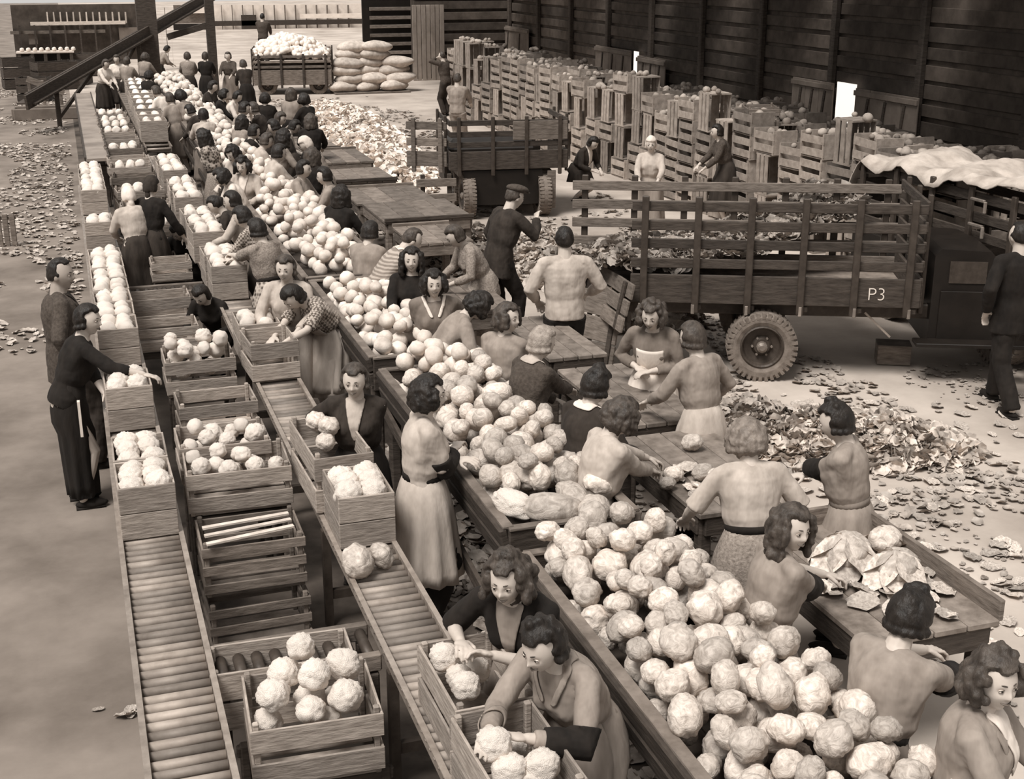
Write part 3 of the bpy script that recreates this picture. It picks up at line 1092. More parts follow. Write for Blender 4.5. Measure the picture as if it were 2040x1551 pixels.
def rotm(r):
    q = Matrix.Rotation(r.uniform(0, 6.28), 3, 'Z') @ Matrix.Rotation(r.uniform(-1.2, 1.2), 3, 'X') @ Matrix.Rotation(r.uniform(0, 6.28), 3, 'Z')
    return q


def joined(name, items, m, bank, seed=1, squash=None):
    """items (x, y, z, r) joined into one object"""
    r = random.Random(seed)
    V, Fc, n = [], [], 0
    for (x, y, z, s) in items:
        vv, ff = bank[r.randrange(len(bank))]
        Rm = np.array(rotm(r))*s
        V.append(vv @ Rm.T+np.array([x, y, z]))
        Fc.append(ff+n)
        n += len(vv)
    V = np.concatenate(V)
    Fc = np.concatenate(Fc)
    me = bpy.data.meshes.new(name)
    me.from_pydata(V.tolist(), [], Fc.tolist())
    me.materials.append(m)
    me.polygons.foreach_set('use_smooth', [True]*len(me.polygons))
    o = link(name, me)
    return o


def heap(x0, x1, y0, y1, base, top, rr, seed, dens=1.0, cand=9):
    """heads dropped one after another until the surface top(x, y) is reached; only the outer layers"""
    r = random.Random(seed)
    cell = max(rr)*2
    grid = {}
    out = []
    fails = 0
    while fails < 60*dens:
        best = None
        for _ in range(cand):
            rad = r.uniform(*rr)
            x, y = r.uniform(x0+rad*0.7, x1-rad*0.7), r.uniform(y0+rad, y1-rad)
            z = base(x, y)+rad
            gx, gy = int(x/cell), int(y/cell)
            for a in (-1, 0, 1):
                for b in (-1, 0, 1):
                    for (qx, qy, qz, qr) in grid.get((gx+a, gy+b), ()):
                        dd = (x-qx)**2+(y-qy)**2
                        s = (rad+qr)*0.97
                        if dd < s*s:
                            z = max(z, qz+math.sqrt(s*s-dd))
            if z+rad*0.5 <= top(x, y) and (best is None or z-top(x, y) < best[2]-top(best[0], best[1])):
                best = (x, y, z, rad)
        if best is None:
            fails += 1
            continue
        out.append(best)
        grid.setdefault((int(best[0]/cell), int(best[1]/cell)), []).append(best)
    return out


def prof(x, x0, x1):
    t = (x-x0)/(x1-x0)
    return max(0.0, math.sin(math.pi*min(1, max(0, t))))**0.7


def top_fn(x0, x1, y0, y1, zl, zp, skew=0.0):
    def f(x, y):
        t = (x-x0)/(x1-x0)
        e = min(1, (y-y0)/0.35, (y1-y)/0.35)
        return zl+(zp-zl)*prof(x, x0, x1)*max(0.25, e)+0.03*math.sin(y*5+x*7)+skew*t
    return f


ALLC = []
# trough 1 (nearest): the heap spills over the right edge
h4 = heap(2.16, 3.0, 3.25, 6.24, lambda x, y: 0.84+0.06*prof(x, 2.2, 2.95), top_fn(2.10, 3.06, 2.6, 6.5, 1.10, 1.25, -0.02), (0.056, 0.104), 3)
h3 = heap(2.17, 2.92, 6.85, 9.6, lambda x, y: 0.82+0.07*prof(x, 2.2, 2.9), top_fn(2.10, 2.98, 6.4, 9.9, 1.09, 1.27), (0.056, 0.104), 4)
h2 = heap(2.18, 2.86, 9.92, 12.58, lambda x, y: 0.84+0.08*prof(x, 2.18, 2.86), top_fn(2.12, 2.9, 9.8, 12.6, 1.05, 1.18), (0.06, 0.09), 5)
h1 = heap(2.12, 2.92, 12.78, 22.0, lambda x, y: 0.9+0.1*prof(x, 2.1, 2.95), top_fn(2.08, 2.95, 12.6, 36, 1.08, 1.30), (0.062, 0.098), 6, cand=5)
h0 = heap(2.12, 2.92, 22.0, 35.9, lambda x, y: 1.0+0.1*prof(x, 2.1, 2.95), top_fn(2.08, 2.95, 12.6, 36, 1.08, 1.32), (0.07, 0.1), 7, cand=3)
cnt = {'cabbage': 0}
r = random.Random(5)
zones = [(h4, 'round cabbage heaped in the nearest trough', 'cabbages in the nearest trough', 4), (h3, 'round cabbage heaped in the second trough from the front', 'cabbages in the second trough', 3), (h2, 'round cabbage in the level third trough from the front', 'cabbages in the third trough', 3)]
rest = []
cam2 = Vector((0, 0, CAMH))
alls = []
for hh, lab, grp, _ in zones:
    for it in hh:
        # hidden under others?  keep what lies near the top surface
        alls.append((it, lab, grp))
alls.sort(key=lambda a: a[0][1])
vis = []
for it, lab, grp in alls:
    # covered from the camera by a head in front or on top
    o = Vector(it[:3])
    d = (cam2-o).normalized()
    cover = 0
    for jt, _, _ in alls:
        if abs(jt[1]-it[1]) > 0.6 or jt is it:
            continue
        q = Vector(jt[:3])-o
        s = q.dot(d)
        if s > 0.03 and (q-d*s).length < jt[3]*0.8:
            cover += 1
            if (q-d*s).length < jt[3]*0.35:
                cover += 2
    if cover < 3:
        vis.append((it, lab, grp))
    else:
        rest.append(it)
NIND = 292

def rowlabels(items, y0, step, where, kind):
    out = {}
    rows_ = {}
    for k, it in items:
        rows_.setdefault(int((it[1]-y0)/step), []).append((it[0], k))
    for n, (rw, ls) in enumerate(sorted(rows_.items())):
        for m_, (x, k) in enumerate(sorted(ls)):
            out[k] = '%s, %s from the left rail in the %s row back, %s' % (kind(k), ordn(m_+1), ordn(n+1), where)
    return out


_k = {i: v for i, v in enumerate(vis[:NIND])}
RL = {}
for g_, wh in (('cabbages in the nearest trough', 'nearest trough'), ('cabbages in the second trough', 'second trough'), ('cabbages in the third trough', 'third trough')):
    RL.update(rowlabels([(i, v[0]) for i, v in _k.items() if v[2] == g_], 3.2, 0.17, wh, lambda k: ('large' if _k[k][0][3] > 0.09 else 'small' if _k[k][0][3] < 0.068 else 'round')+' cabbage'))
for _i, (it, lab, grp) in enumerate(vis[:NIND]):
    lab = RL[_i]
    me = CABS[r.randrange(4 if it[1] < 7 else 8)] if it[1] < 7 else CABS[4+r.randrange(4)]
    o = link('cabbage', me, None, it[:3])
    o.scale = (it[3],)*3
    o.rotation_euler = rotm(r).to_euler()
    tag(o, lab, 'cabbage', grp)
rest += [v[0] for v in vis[NIND:]]
print('CABBAGES visible', len(vis), 'buried', len(rest))
tag(joined('cabbages', rest+h1+h0, M_CABS, LOWV, 2), 'cabbages heaped deeper and farther along the troughs', 'cabbages', kind='stuff')
# long heads lying at the near end of the second trough
for (px, py, z, s, k, rz, lab) in [(1022, 1000, 1.06, 0.10, 1, 62, 'long knobbly pale head lying at the near end of the second trough'), (1100, 1012, 1.04, 0.105, 0, 10, 'long smooth cabbage lying at the near end of the second trough'), (1140, 985, 1.06, 0.078, 0, 75, 'narrow upright cabbage between the long head and the corner of the second trough')]:
    o = link('long_cabbage', CABL[k], None, P(px, py, z))
    o.scale = (s,)*3
    o.rotation_euler = (0.2, 0.1, R(-rz))
    tag(o, lab, 'cabbage')
for (px, py, z, s, i) in [(1185, 1010, 1.04, 0.09, 1), (1190, 960, 1.1, 0.085, 2), (1075, 950, 1.1, 0.08, 3), (1130, 945, 1.1, 0.085, 0), (1020, 945, 1.08, 0.085, 0), (1045, 905, 1.14, 0.085, 2)]:
    o = link('cabbage', CABS[i], None, P(px, py, z))
    o.scale = (s,)*3
    o.rotation_euler = rotm(r).to_euler()
    tag(o, 'round cabbage at the near end of the second trough', 'cabbage', 'cabbages at the end of the second trough')
# two loose heads on the right roller conveyor
for (px, py, s, lab) in [(713, 1118, 0.098, 'large cabbage lying loose on the right rollers'), (763, 1106, 0.078, 'smaller cabbage behind the large one on the right rollers')]:
    o = link('cabbage', CABS[0 if s > 0.09 else 2], None, P(px, py, CZ+s*0.9))
    o.scale = (s,)*3
    o.rotation_euler = (0.3, 1.2, 0.4)
    tag(o, lab, 'cabbage')


# ------------------------------------------------------------------ crates
def box_crate(label, loc, rz=0, W=0.335, L=0.46, H=0.34, group=None, m=None, fill=True, boards=2, endslat=False):
    """deep box: two boards to a side, open top"""
    m = m or M_WOOD
    t = thing('field_box', label, 'crate', loc, rz, group)
    bh = H/boards
    for s in (-1, 1):
        for k in range(boards):
            board(t, (0, s*(L/2-0.009), bh*(k+0.5)), (W, 0.018, bh-0.005), m, name='end_board')
            board(t, (s*(W/2-0.006), 0, bh*(k+0.5)), (0.012, L-0.03, bh-0.01), m, name='side_board')
    board(t, (0, 0, 0.012), (W-0.02, L-0.04, 0.012), m, name='bottom_board')
    return t


def slat_crate(label, loc, rz=0, W=0.62, L=0.42, H=0.34, group=None, slats=2, m=None, bottom=True, gapf=0.62):
    m = m or M_WOOD
    t = thing('slatted_crate', label, 'crate', loc, rz, group)
    for sx in (-1, 1):
        for sy in (-1, 1):
            board(t, (sx*(W/2-0.03), sy*(L/2-0.03), H/2), (0.03, 0.03, H), m, name='corner_post')
    sh = H/slats
    for s in (-1, 1):
        for k in range(slats):
            z = sh*(k+0.5)
            board(t, (0, s*(L/2-0.006), z), (W, 0.013, sh*gapf), m, name='slat')
            board(t, (s*(W/2-0.008), 0, z), (0.013, L-0.03, sh*gapf), m, name='slat')
    if bottom:
        for k in range(4):
            board(t, (0, -L/2+(k+0.5)*L/4, 0.01), (W-0.03, L/4*0.7, 0.012), m, name='bottom_slat')
    return t


CAUN = [0]
CREST = []


def cauli(x, y, z, s, lab, grp, big=False):
    if CAUN[0] < 230:
        o = link('cauliflower', CAUS[r.randrange(2) if big else 2+r.randrange(3)], None, (x, y, z))
        o.scale = (s,)*3
        o.rotation_euler = (r.uniform(-.5, .5), r.uniform(-.5, .5), r.uniform(0, 6.28))
        tag(o, lab, 'cauliflower', grp)
        CAUN[0] += 1
    else:
        CREST.append((x, y, z, s))


def fill(loc, W, L, z, nx, ny, lab, grp, s=0.08, rz=0.0, big=False, layers=1, jit=0.012):
    ca, sa = math.cos(rz), math.sin(rz)
    for i in range(nx):
        for j in range(ny):
            k = s*r.uniform(0.88, 1.12)
            x = (i+0.5-nx/2)*(W-0.02)/nx+r.uniform(-0.014, 0.014)
            y = (j+0.5-ny/2)*(L-0.02)/ny+r.uniform(-0.014, 0.014)
            cauli(loc[0]+x, loc[1]+y, z+r.uniform(-0.02, 0.018), k, lab, grp, big)


# left conveyor: boxes full of trimmed heads
XL = 0.215
LB_ = []
spots = [(1075, 'nearest box on the left conveyor, front of a pair, full of white heads'), (None, 'second box on the left conveyor, just behind the nearest one'), ]
yb = P(300, 1072, CZ).y+0.23
box_list = [(yb, 'nearest box of white heads on the left steel conveyor'), (yb+0.48, 'box of white heads directly behind the nearest one on the left conveyor')]
y3 = P(262, 858, CZ).y+0.23
box_list.append((y3, 'box of white heads beside the reaching woman in black'))
y4 = P(238, 690, CZ+0.0).y+0.25
k = 0
names = ['box of white heads just past the reaching woman\'s outstretched arm', 'second box past the outstretched arm on the left conveyor', 'third box past the outstretched arm on the left conveyor', 'fourth box past the outstretched arm on the left conveyor', 'box of white heads level with the suited man\'s face', 'box of white heads just beyond the suited man\'s face', 'last box of the long run beside the suited man']
yy = P(238, 655, CZ+0.34).y+0.23
for n_ in names:
    box_list.append((yy, n_))
    yy += 0.49
yy = P(200, 442, CZ+0.34).y+0.23
box_list.append((yy, 'lone box of white heads in a gap of the left conveyor'))
yy = P(188, 378, CZ+0.34).y+0.23
for n_ in ['front box of the far group on the left conveyor', 'second box of the far group on the left conveyor', 'third box of the far group on the left conveyor', 'fourth box of the far group on the left conveyor', 'hindmost box of the far group on the left conveyor']:
    box_list.append((yy, n_))
    yy += 0.5
box_list.sort()
for i, (y_, lab) in enumerate(box_list):
    box_crate(lab, (XL, y_, CZ+0.002), R(rnd.uniform(-1.5, 1.5)))
    fill((XL, y_), 0.30, 0.43, CZ+0.315, 2, 3, 'white head in the %s box from the near end of the left conveyor' % ordn(i+1), 'heads in the left conveyor boxes', s=0.087, big=i < 3)
# right conveyor boxes
XR = 1.43
rb = [(P(725, 1088, CZ).y+0.23, 'front', 'box full of round white heads behind the two loose cabbages', 'box'),
      (P(452, 598, CZ).y+0.23, 'mid', 'deep box of white heads beside the woman in the print skirt', 'box')]
rights = []
t = box_crate('box full of round white heads behind the two loose cabbages', (XR+0.01, P(730, 1088, CZ).y+0.24, CZ+0.002), 0, W=0.34, L=0.5, H=0.33)
rights.append((t.location.y, 1))
fill((XR+0.01, t.location.y), 0.31, 0.46, CZ+0.32, 2, 3, 'white head in the box behind the loose cabbages', 'heads in the box behind the loose cabbages', s=0.09, big=True, jit=0.01)
t = slat_crate('long slatted crate standing before the smiling woman, part empty', (XR-0.03, t.location.y+0.66, CZ+0.002), R(2), W=0.38, L=0.78, H=0.42, slats=2, gapf=0.72)
for (px, py, s) in [(630, 838, 0.07), (655, 848, 0.07), (648, 880, 0.062)]:
    o = link('cabbage', CABS[0], None, P(px, py, CZ+0.42))
    o.scale = (s,)*3
    tag(o, 'dusky cabbage in the crate before the smiling woman', 'cabbage', 'cabbages before the smiling woman')
ys = P(545, 762, CZ).y+0.25
slat_crate('tilted slatted crate the woman in the pale overall is packing', (XR-0.03, ys, CZ+0.002), R(3), W=0.40, L=0.5, H=0.36, gapf=0.75)
ys += 0.62
box_crate('box of white heads beyond the crate being packed', (XR-0.05, ys, CZ+0.002), 0, W=0.36, L=0.5, H=0.34)
fill((XR-0.05, ys), 0.32, 0.45, CZ+0.32, 2, 3, 'white head in the box beyond the crate being packed', 'heads beyond the crate being packed', s=0.078)
ys = P(450, 598, CZ).y+0.24
rlabs = ['deep box of white heads beside the woman in the print skirt', 'box of white heads next behind the print-skirted woman\'s box', 'box of white heads under the hands of the pair of dark-haired women', 'box behind the pair of dark-haired women', 'box of white heads halfway along the right conveyor', 'box with a pale lid rim on the right conveyor', 'box of heads before the big woman in the print dress', 'box of heads past the big woman in the print dress', 'farther box on the right conveyor, first of three', 'farther box on the right conveyor, second of three', 'farther box on the right conveyor, last of three']
for i, lab in enumerate(rlabs):
    box_crate(lab, (XR-0.04+rnd.uniform(-.02, .02), ys, CZ+0.002), R(rnd.uniform(-2, 2)), W=0.36, L=0.5, H=0.36)
    fill((XR-0.04, ys), 0.32, 0.45, CZ+0.34, 2, 3, 'white head in the %s box beyond the crate being packed, right conveyor' % ordn(i+2), 'heads in the far right conveyor boxes', s=0.088)
    ys += 0.56 if i not in (1, 4, 7) else 1.25
# nearest crates at the two women
t = slat_crate('slatted crate the woman in the black cardigan leans over', (1.475, 4.93, CZ+0.002), R(1), W=0.37, L=0.61, H=0.34, gapf=0.78)
for (px, py, s, z) in [(886, 1305, 0.08, 1.06), (915, 1345, 0.07, 1.0), (928, 1362, 0.078, 1.03), (950, 1330, 0.07, 0.98)]:
    o = link('cauliflower', CAUS[0], None, P(px, py, z))
    o.scale = (s,)*3
    tag(o, 'white head in the crate of the woman in the black cardigan', 'cauliflower', 'heads before the woman in the black cardigan')
t = slat_crate('nearest crate on the right rollers, packed by the woman in the grey smock', (1.455, 4.29, CZ+0.002), R(2), W=0.37, L=0.62, H=0.34, gapf=0.86)
for (px, py, s, z) in [(1016, 1528, 0.078, 1.05), (1080, 1520, 0.080, 1.05), (1020, 1490, 0.075, 0.98), (1060, 1548, 0.07, 1.0)]:
    o = link('cauliflower', CAUS[1], None, P(px, py, z))
    o.scale = (s,)*3
    tag(o, 'white head under the hands of the woman in the grey smock', 'cauliflower', 'heads before the woman in the grey smock')
# a third head held by the grey smock woman
o = link('cauliflower', CAUS[0], None, P(985, 1478, 1.12))
o.scale = (0.085,)*3
tag(o, 'white head held between the hands of the woman in the grey smock', 'cauliflower')

# ------------------------------------------------------------------ centre lane crates
XC = 0.82


def centre(label, px, py, z0, W=0.62, L=0.42, H=0.36, rz=0, heads=None, slats=2, gapf=0.66, m=None, dx=0):
    p = P(px, py, z0)
    t = slat_crate(label, (p.x+dx, p.y+L/2, z0), R(rz), W=W, L=L, H=H, slats=slats, gapf=gapf, m=m)
    return t


def stand(loc, W, L, z):
    """low trestle that carries the centre crates"""
    t = thing('crate_trestle', 'low dark trestle carrying crates between the two conveyors', 'trestle', (loc[0], loc[1], 0), 0, 'trestles between the conveyors')
    for sx in (-1, 1):
        for sy in (-1, 1):
            board(t, (sx*(W/2-0.04), sy*(L/2-0.05), z/2), (0.05, 0.05, z), M_WOODD, name='leg')
    for sy in (-1, 1):
        board(t, (0, sy*(L/2-0.05), z-0.04), (W, 0.04, 0.06), M_WOODD, name='beam')
    return t



def inheads(c, W, L, zb, zt, rr, lab, grp, seed, nbig=5, slope=0.0, lim=99):
    hs = heap(c[0]-W/2, c[0]+W/2, c[1]-L/2, c[1]+L/2, lambda x, y: zb, lambda x, y: zt+slope*((x-c[0])/W*1.2+(y-c[1])/L)+0.03*math.sin(x*17+y*9), rr, seed, cand=6)
    hs.sort(key=lambda h: -h[2])
    for h in hs[:lim]:
        o = link('cauliflower', CAUS[r.randrange(nbig)], None, h[:3])
        o.scale = (h[3],)*3
        o.rotation_euler = (r.uniform(-.6, .6), r.uniform(-.6, .6), r.uniform(0, 6))
        tag(o, lab, 'cauliflower', grp)


# nearest crate of cauliflowers
t = centre('nearest slatted crate heaped with big white cauliflowers, lower centre', 645, 1560, 0.40, W=0.62, L=0.52, H=0.36, rz=-3)
c0 = t.location
stand((c0.x, c0.y), 0.7, 0.5, 0.395)
inheads(c0, 0.56, 0.44, 0.56, 0.93, (0.072, 0.102), 'big white cauliflower in the nearest slatted crate', 'cauliflowers in the nearest slatted crate', 71, 2, slope=0.10)
slat_crate('empty slatted crate behind the nearest cauliflower crate', (c0.x-0.08, c0.y+0.42, 0.42), R(-2), W=0.72, L=0.3, H=0.34, gapf=0.9)

# the stack of empty crates on their sides in the middle lane
yE = P(500, 1250, 0.25).y
for k, (z0, hh, lab) in enumerate([(0.06, 0.34, 'bottom empty slatted crate of the stack behind the cross rollers'), (0.42, 0.36, 'top empty slatted crate of the stack behind the cross rollers')]):
    t = slat_crate(lab, (0.80, yE+0.28+0.06*k, z0), R(1.5-2*k), W=0.62, L=0.46, H=hh, slats=3, gapf=0.5, m=M_WOODM)
# loose laths on the stack
for k in range(3):
    m = MB()
    m.bar((0.52, yE+0.1+0.12*k, 0.79), (1.05, yE+0.18+0.1*k, 0.80), 0.035, 0.012)
    o = m.build('loose_lath', M_WOODL)
    tag(o, 'pale loose lath lying across the empty crates', 'lath', 'loose laths on the empty crates')
# heaped pair in the middle
mid = [(485, 1020, 0.62, 0.68, 0.50, 0.32, -2, 'wide slatted crate with a few white heads, front of the middle pair', [(432, 935, .075), (478, 1000, .05), (513, 930, .08), (540, 925, .08), (563, 925, .08), (588, 915, .065), (400, 940, .05)]),
       (455, 960, 0.66, 0.62, 0.46, 0.30, 0, 'slatted crate behind the front one of the middle pair', [(410, 890, .07), (418, 905, .065), (470, 885, .08), (480, 900, .07), (440, 910, .06)]),
       (440, 872, 0.55, 0.60, 0.42, 0.30, 1, 'empty slatted crate behind the middle pair', []),
       (405, 788, 0.60, 0.58, 0.48, 0.34, 0, 'slatted crate heaped with tumbled white heads by the crate being packed', [(352, 712, .07), (385, 700, .075), (415, 705, .08), (455, 715, .07), (430, 680, .07), (372, 725, .07), (395, 718, .08), (440, 702, .08), (470, 700, .07), (345, 730, .05), (462, 690, .07)]),
       (330, 700, 0.50, 0.66, 0.4, 0.25, 0, 'low empty slatted crate in front of the cross conveyor', []),
       (322, 655, 0.52, 0.62, 0.4, 0.34, 0, 'slatted crate with broken leaves in front of the cross conveyor', []),
       (345, 562, 0.50, 0.46, 0.4, 0.25, 0, 'half hidden crate beyond the cross conveyor', []),
       ]
for (px, py, z0, W, L, H, rz, lab, hs) in mid:
    t = centre(lab, px, py, z0, W, L, H, rz)
    stand((t.location.x, t.location.y), W*0.95, L, z0-0.005)
    if hs:
        tum = 'tumbled' in lab
        inheads(t.location, W-0.06, L-0.06, z0+H*0.35, z0+H+(0.12 if tum else 0.03), (0.06, 0.085), 'tumbled white head in the '+('crate by the crate being packed' if tum else ('front' if 'front of' in lab else 'rear')+' crate of the middle pair'), 'heads in the tumbled crate' if tum else 'heads in the middle crates', int(px), lim=26 if tum else 11)
# crates receding between the conveyors
yy = 17.0
labs = ['first', 'second', 'third', 'fourth', 'fifth', 'sixth', 'seventh', 'eighth', 'ninth', 'tenth', 'eleventh', 'twelfth']
for k in range(12):
    t = slat_crate(labs[k]+' slatted crate back from the headscarfed woman, between the conveyors', (0.86, yy, 0.58), R(rnd.uniform(-5, 5)), W=0.66, L=0.46, H=0.34, m=M_WOOD if k % 3 else M_WOODM)
    stand((0.86, yy), 0.6, 0.44, 0.575)
    if k % 2 == 0 or k > 7:
        fill((0.86, yy), 0.5, 0.36, 0.9, 3, 2, 'white head in the %s crate back from the headscarfed woman, middle lane' % labs[k], 'heads in the receding crates', s=0.085)
    yy += rnd.uniform(0.95, 1.35)
# far side crates near the far end of the lane
for k in range(9):
    xx, yq = 1.9-0.0*k, 26+k*1.1
    t = box_crate('%s box in the line of far boxes left of the far heap' % labs[k], (1.5+0.02*k, yq, 0.75), 0, W=0.5, L=0.6, H=0.4)
    fill((1.5+0.02*k, yq), 0.45, 0.5, 1.1, 2, 2, 'white head in the line of far boxes left of the heap', 'heads in the far boxes', s=0.09)
conveyor('roller_conveyor', 'far continuation of the right roller conveyor', 1.28, 1.75, 25.0, 36.5, 0.74, 0.5, 'wood', nmax=5)
if CREST:
    tag(joined('cauliflowers', CREST, M_CAU, LOWV, 9), 'white heads in the farthest crates and boxes', 'cauliflowers', kind='stuff')

# ------------------------------------------------------------------ the crate store: stacks along the dark wall
def crate_mesh(kind, seed):
    q = random.Random(seed)
    m = MB()
    W, L, H = 0.62, 0.40, 0.36
    if kind == 0:      # slats along
        for sx in (-1, 1):
            m.box((sx*(W/2-0.02), 0, H/2), (0.03, L, H))
            m.box((0, sx*(L/2-0.006), H*0.24), (W, 0.014, H*0.30))
            m.box((0, sx*(L/2-0.006), H*0.74), (W, 0.014, H*0.30))
        m.box((0, 0, 0.01), (W, L-0.03, 0.015))
    else:              # standing on end
        W, H = 0.40, 0.62
        for sx in (-1, 1):
            m.box((0, 0, H/2+sx*(H/2-0.012)), (W, L, 0.024))
            for k in range(3):
                m.box((-W/2+W*(k+0.5)/3, sx*(L/2-0.006), H/2), (W*0.24, 0.014, H))
        for k in range(2):
            m.box((W/2-0.01, -L/4+L/2*k, H/2), (0.014, L*0.36, H))
    return m.mesh('slatted_crate', M_WOODC)


M_WOODC = mat('stacked_crate_board', 0.30, 0.85, var=0.3, scale=9, obj_var=0.4, bump=0.3)
CM = [crate_mesh(0, 1), crate_mesh(1, 2)]
XS = 10.15
stk = []
q = random.Random(12)
col_y = 13.2
ci = 0
while col_y < 35.5:
    for d in range(8):
        xx = XS+0.44*d+q.uniform(-.03, .03)+0.10*math.sin(col_y*0.9)
        hmax = 1.72-0.085*d+0.12*math.sin(col_y*1.7)
        z = 0.0
        if col_y > 33.0:
            hmax += 0.15
        tier = 0
        while z < hmax-0.2:
            up_ = q.random() < 0.3 and z+0.62 < hmax+0.15
            hh = 0.62 if up_ else 0.36
            tier += 1
            stk.append((xx, col_y+q.uniform(-.03, .03), z, 1 if up_ else 0, d, z+hh >= hmax-0.2, ci, tier))
            z += hh+0.004
    col_y += 0.64
    ci += 1
# the ones that show: outer face first, then the tops
show = [s for s in stk if s[4] == 0]+[s for s in stk if s[4] > 0 and s[5]]
show.sort(key=lambda s: (s[4]*1.1+s[1]*0.25))
INDV = show[:290]
others = [s for s in stk if s not in set(INDV)]
rows = ['lowest', 'second', 'third', 'fourth', 'fifth', 'sixth']
for s in INDV:
    o = link('slatted_crate', CM[s[3]], None, (s[0], s[1], s[2]))
    o.rotation_euler = (q.uniform(-.02, .02), q.uniform(-.02, .02), R(90)+q.uniform(-.08, .08))
    o['category'] = 'crate'
    if s[4] == 0:
        o['label'] = 'slatted crate%s, %s tier, %s column from the near end of the long stack' % (' on end' if s[3] else '', ordn(s[7]), ordn(s[6]+1))
        o['group'] = 'crates in the outer face of the long stack'
    else:
        o['label'] = 'top slatted crate, %s row in from the outer face, %s column from the near end' % (ordn(s[4]+1), ordn(s[6]+1))
        o['group'] = 'crates on top of the long stack'
mm = MB()
for s in others:
    if s[5] or s[4] == 0 or s[1] < 14.5:
        W, L, H = (0.40, 0.62, 0.36) if s[3] == 0 else (0.40, 0.40, 0.62)
        mm.box((s[0], s[1], s[2]+H*0.24), (W*0.98, L*0.98, H*0.3))
        mm.box((s[0], s[1], s[2]+H*0.74), (W*0.98, L*0.98, H*0.3))
tag(mm.build('stacked_crates', M_WOODC), 'remaining slatted crates in the depth of the long stack', 'crates', kind='stuff')
# some crates stand up above the others, and a darker box
for (px, py, x, z, k, m_) in [(1500, 262, 10.3, None, 0, M_WOODM)]:
    p = PX(px, 290, 10.2)
    t = slat_crate('darker crate standing above its neighbours in the outer face of the stack', (p.x+0.1, p.y, 1.38), R(70), W=0.7, L=0.5, H=0.5, m=M_WOODM, slats=3)
tops = []
for s in stk:
    if s[5]:
        hh = 0.62 if s[3] else 0.36
        for k in range(5):
            if q.random() < 0.8:
                tops.append((s[0]+q.uniform(-.15, .15), s[1]+q.uniform(-.22, .22), s[2]+hh-q.uniform(0.0, 0.06) if not s[3] else s[2]+hh+0.03, q.uniform(0.04, 0.08)))
tag(joined('offcuts', tops, mat('dusky_heads', 0.12, 0.8, g2=0.5, scale=3, bump=0.3), LOWV, 4), 'dusky heads and offcuts lying in and on the stacked crates', 'offcuts', kind='stuff')

# ------------------------------------------------------------------ leaves
def leaf_arrays(seed, n1=5, n2=4):
    q = random.Random(seed)
    vs = []
    for i in range(n1):
        for j in range(n2):
            u, v = i/(n1-1), j/(n2-1)*2-1
            wd = (0.12+0.9*math.sin(math.pi*min(1, u*0.85+0.08))**0.8)*0.42
            x = (u-0.5)
            y = v*wd
            z = 0.30*v*v*wd+0.18*(u-0.4)**2+0.06*math.sin(9*u+seed+5*v)+q.uniform(-.02, .02)
            vs.append((x+q.uniform(-.03, .03), y, z))
    fs = []
    for i in range(n1-1):
        for j in range(n2-1):
            a = i*n2+j
            fs += [(a, a+n2, a+n2+1), (a, a+n2+1, a+1)]
    return np.array(vs), np.array(fs)


LEAFB = [leaf_arrays(s) for s in range(6)]
LEAFM = []
for i, (vv, ff) in enumerate(LEAFB):
    me = bpy.data.meshes.new('leaf')
    me.from_pydata(vv.tolist(), [], ff.tolist())
    me.materials.append(M_LEAF)
    me.polygons.foreach_set('use_smooth', [True]*len(me.polygons))
    LEAFM.append(me)


def pile(name, label, pts_fn, n, size, seed, mats=(M_LEAF, M_LEAFD), dark=0.25, cat='leaf pile', tilt=1.0):
    q = random.Random(seed)
    V, Fc, mi, k = [], [], [], 0
    for _ in range(n):
        x, y, z = pts_fn(q)
        vv, ff = LEAFB[q.randrange(6)]
        s = q.uniform(*size)
        Rm = np.array(Matrix.Rotation(q.uniform(0, 6.28), 3, 'Z') @ Matrix.Rotation(q.gauss(0, 0.55*tilt), 3, 'X') @ Matrix.Rotation(q.gauss(0, 0.55*tilt), 3, 'Y'))*s
        V.append(vv @ Rm.T+np.array([x, y, z+s*0.08]))
        Fc.append(ff+k)
        mi += [1 if q.random() < dark else 0]*len(ff)
        k += len(vv)
    V = np.concatenate(V)
    V[:, 2] = np.maximum(V[:, 2], 0.004)
    me = bpy.data.meshes.new(name)
    me.from_pydata(V.tolist(), [], np.concatenate(Fc).tolist())
    for m_ in mats:
        me.materials.append(m_)
    me.polygons.foreach_set('material_index', mi)
    me.polygons.foreach_set('use_smooth', [True]*len(me.polygons))
    o = link(name, me)
    tag(o, label, cat, kind='stuff')
    return o


def mound(cx, cy, rx, ry, h, ang=0.0):
    ca, sa = math.cos(ang), math.sin(ang)

    def f(q):
        a, t = q.uniform(0, 6.283), math.sqrt(q.random())*1.08
        x, y = math.cos(a)*t, math.sin(a)*t
        z = h*max(0, 1-t*t)**0.8*(0.85+0.3*mnoise.noise((x*3+cx, y*3+cy, 0)))
        return cx+rx*x*ca-ry*y*sa, cy+rx*x*sa+ry*y*ca, max(0.0, z)
    return f


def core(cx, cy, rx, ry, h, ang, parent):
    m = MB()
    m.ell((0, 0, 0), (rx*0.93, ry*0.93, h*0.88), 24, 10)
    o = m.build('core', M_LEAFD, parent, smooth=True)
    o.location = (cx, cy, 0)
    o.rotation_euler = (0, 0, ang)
    return o


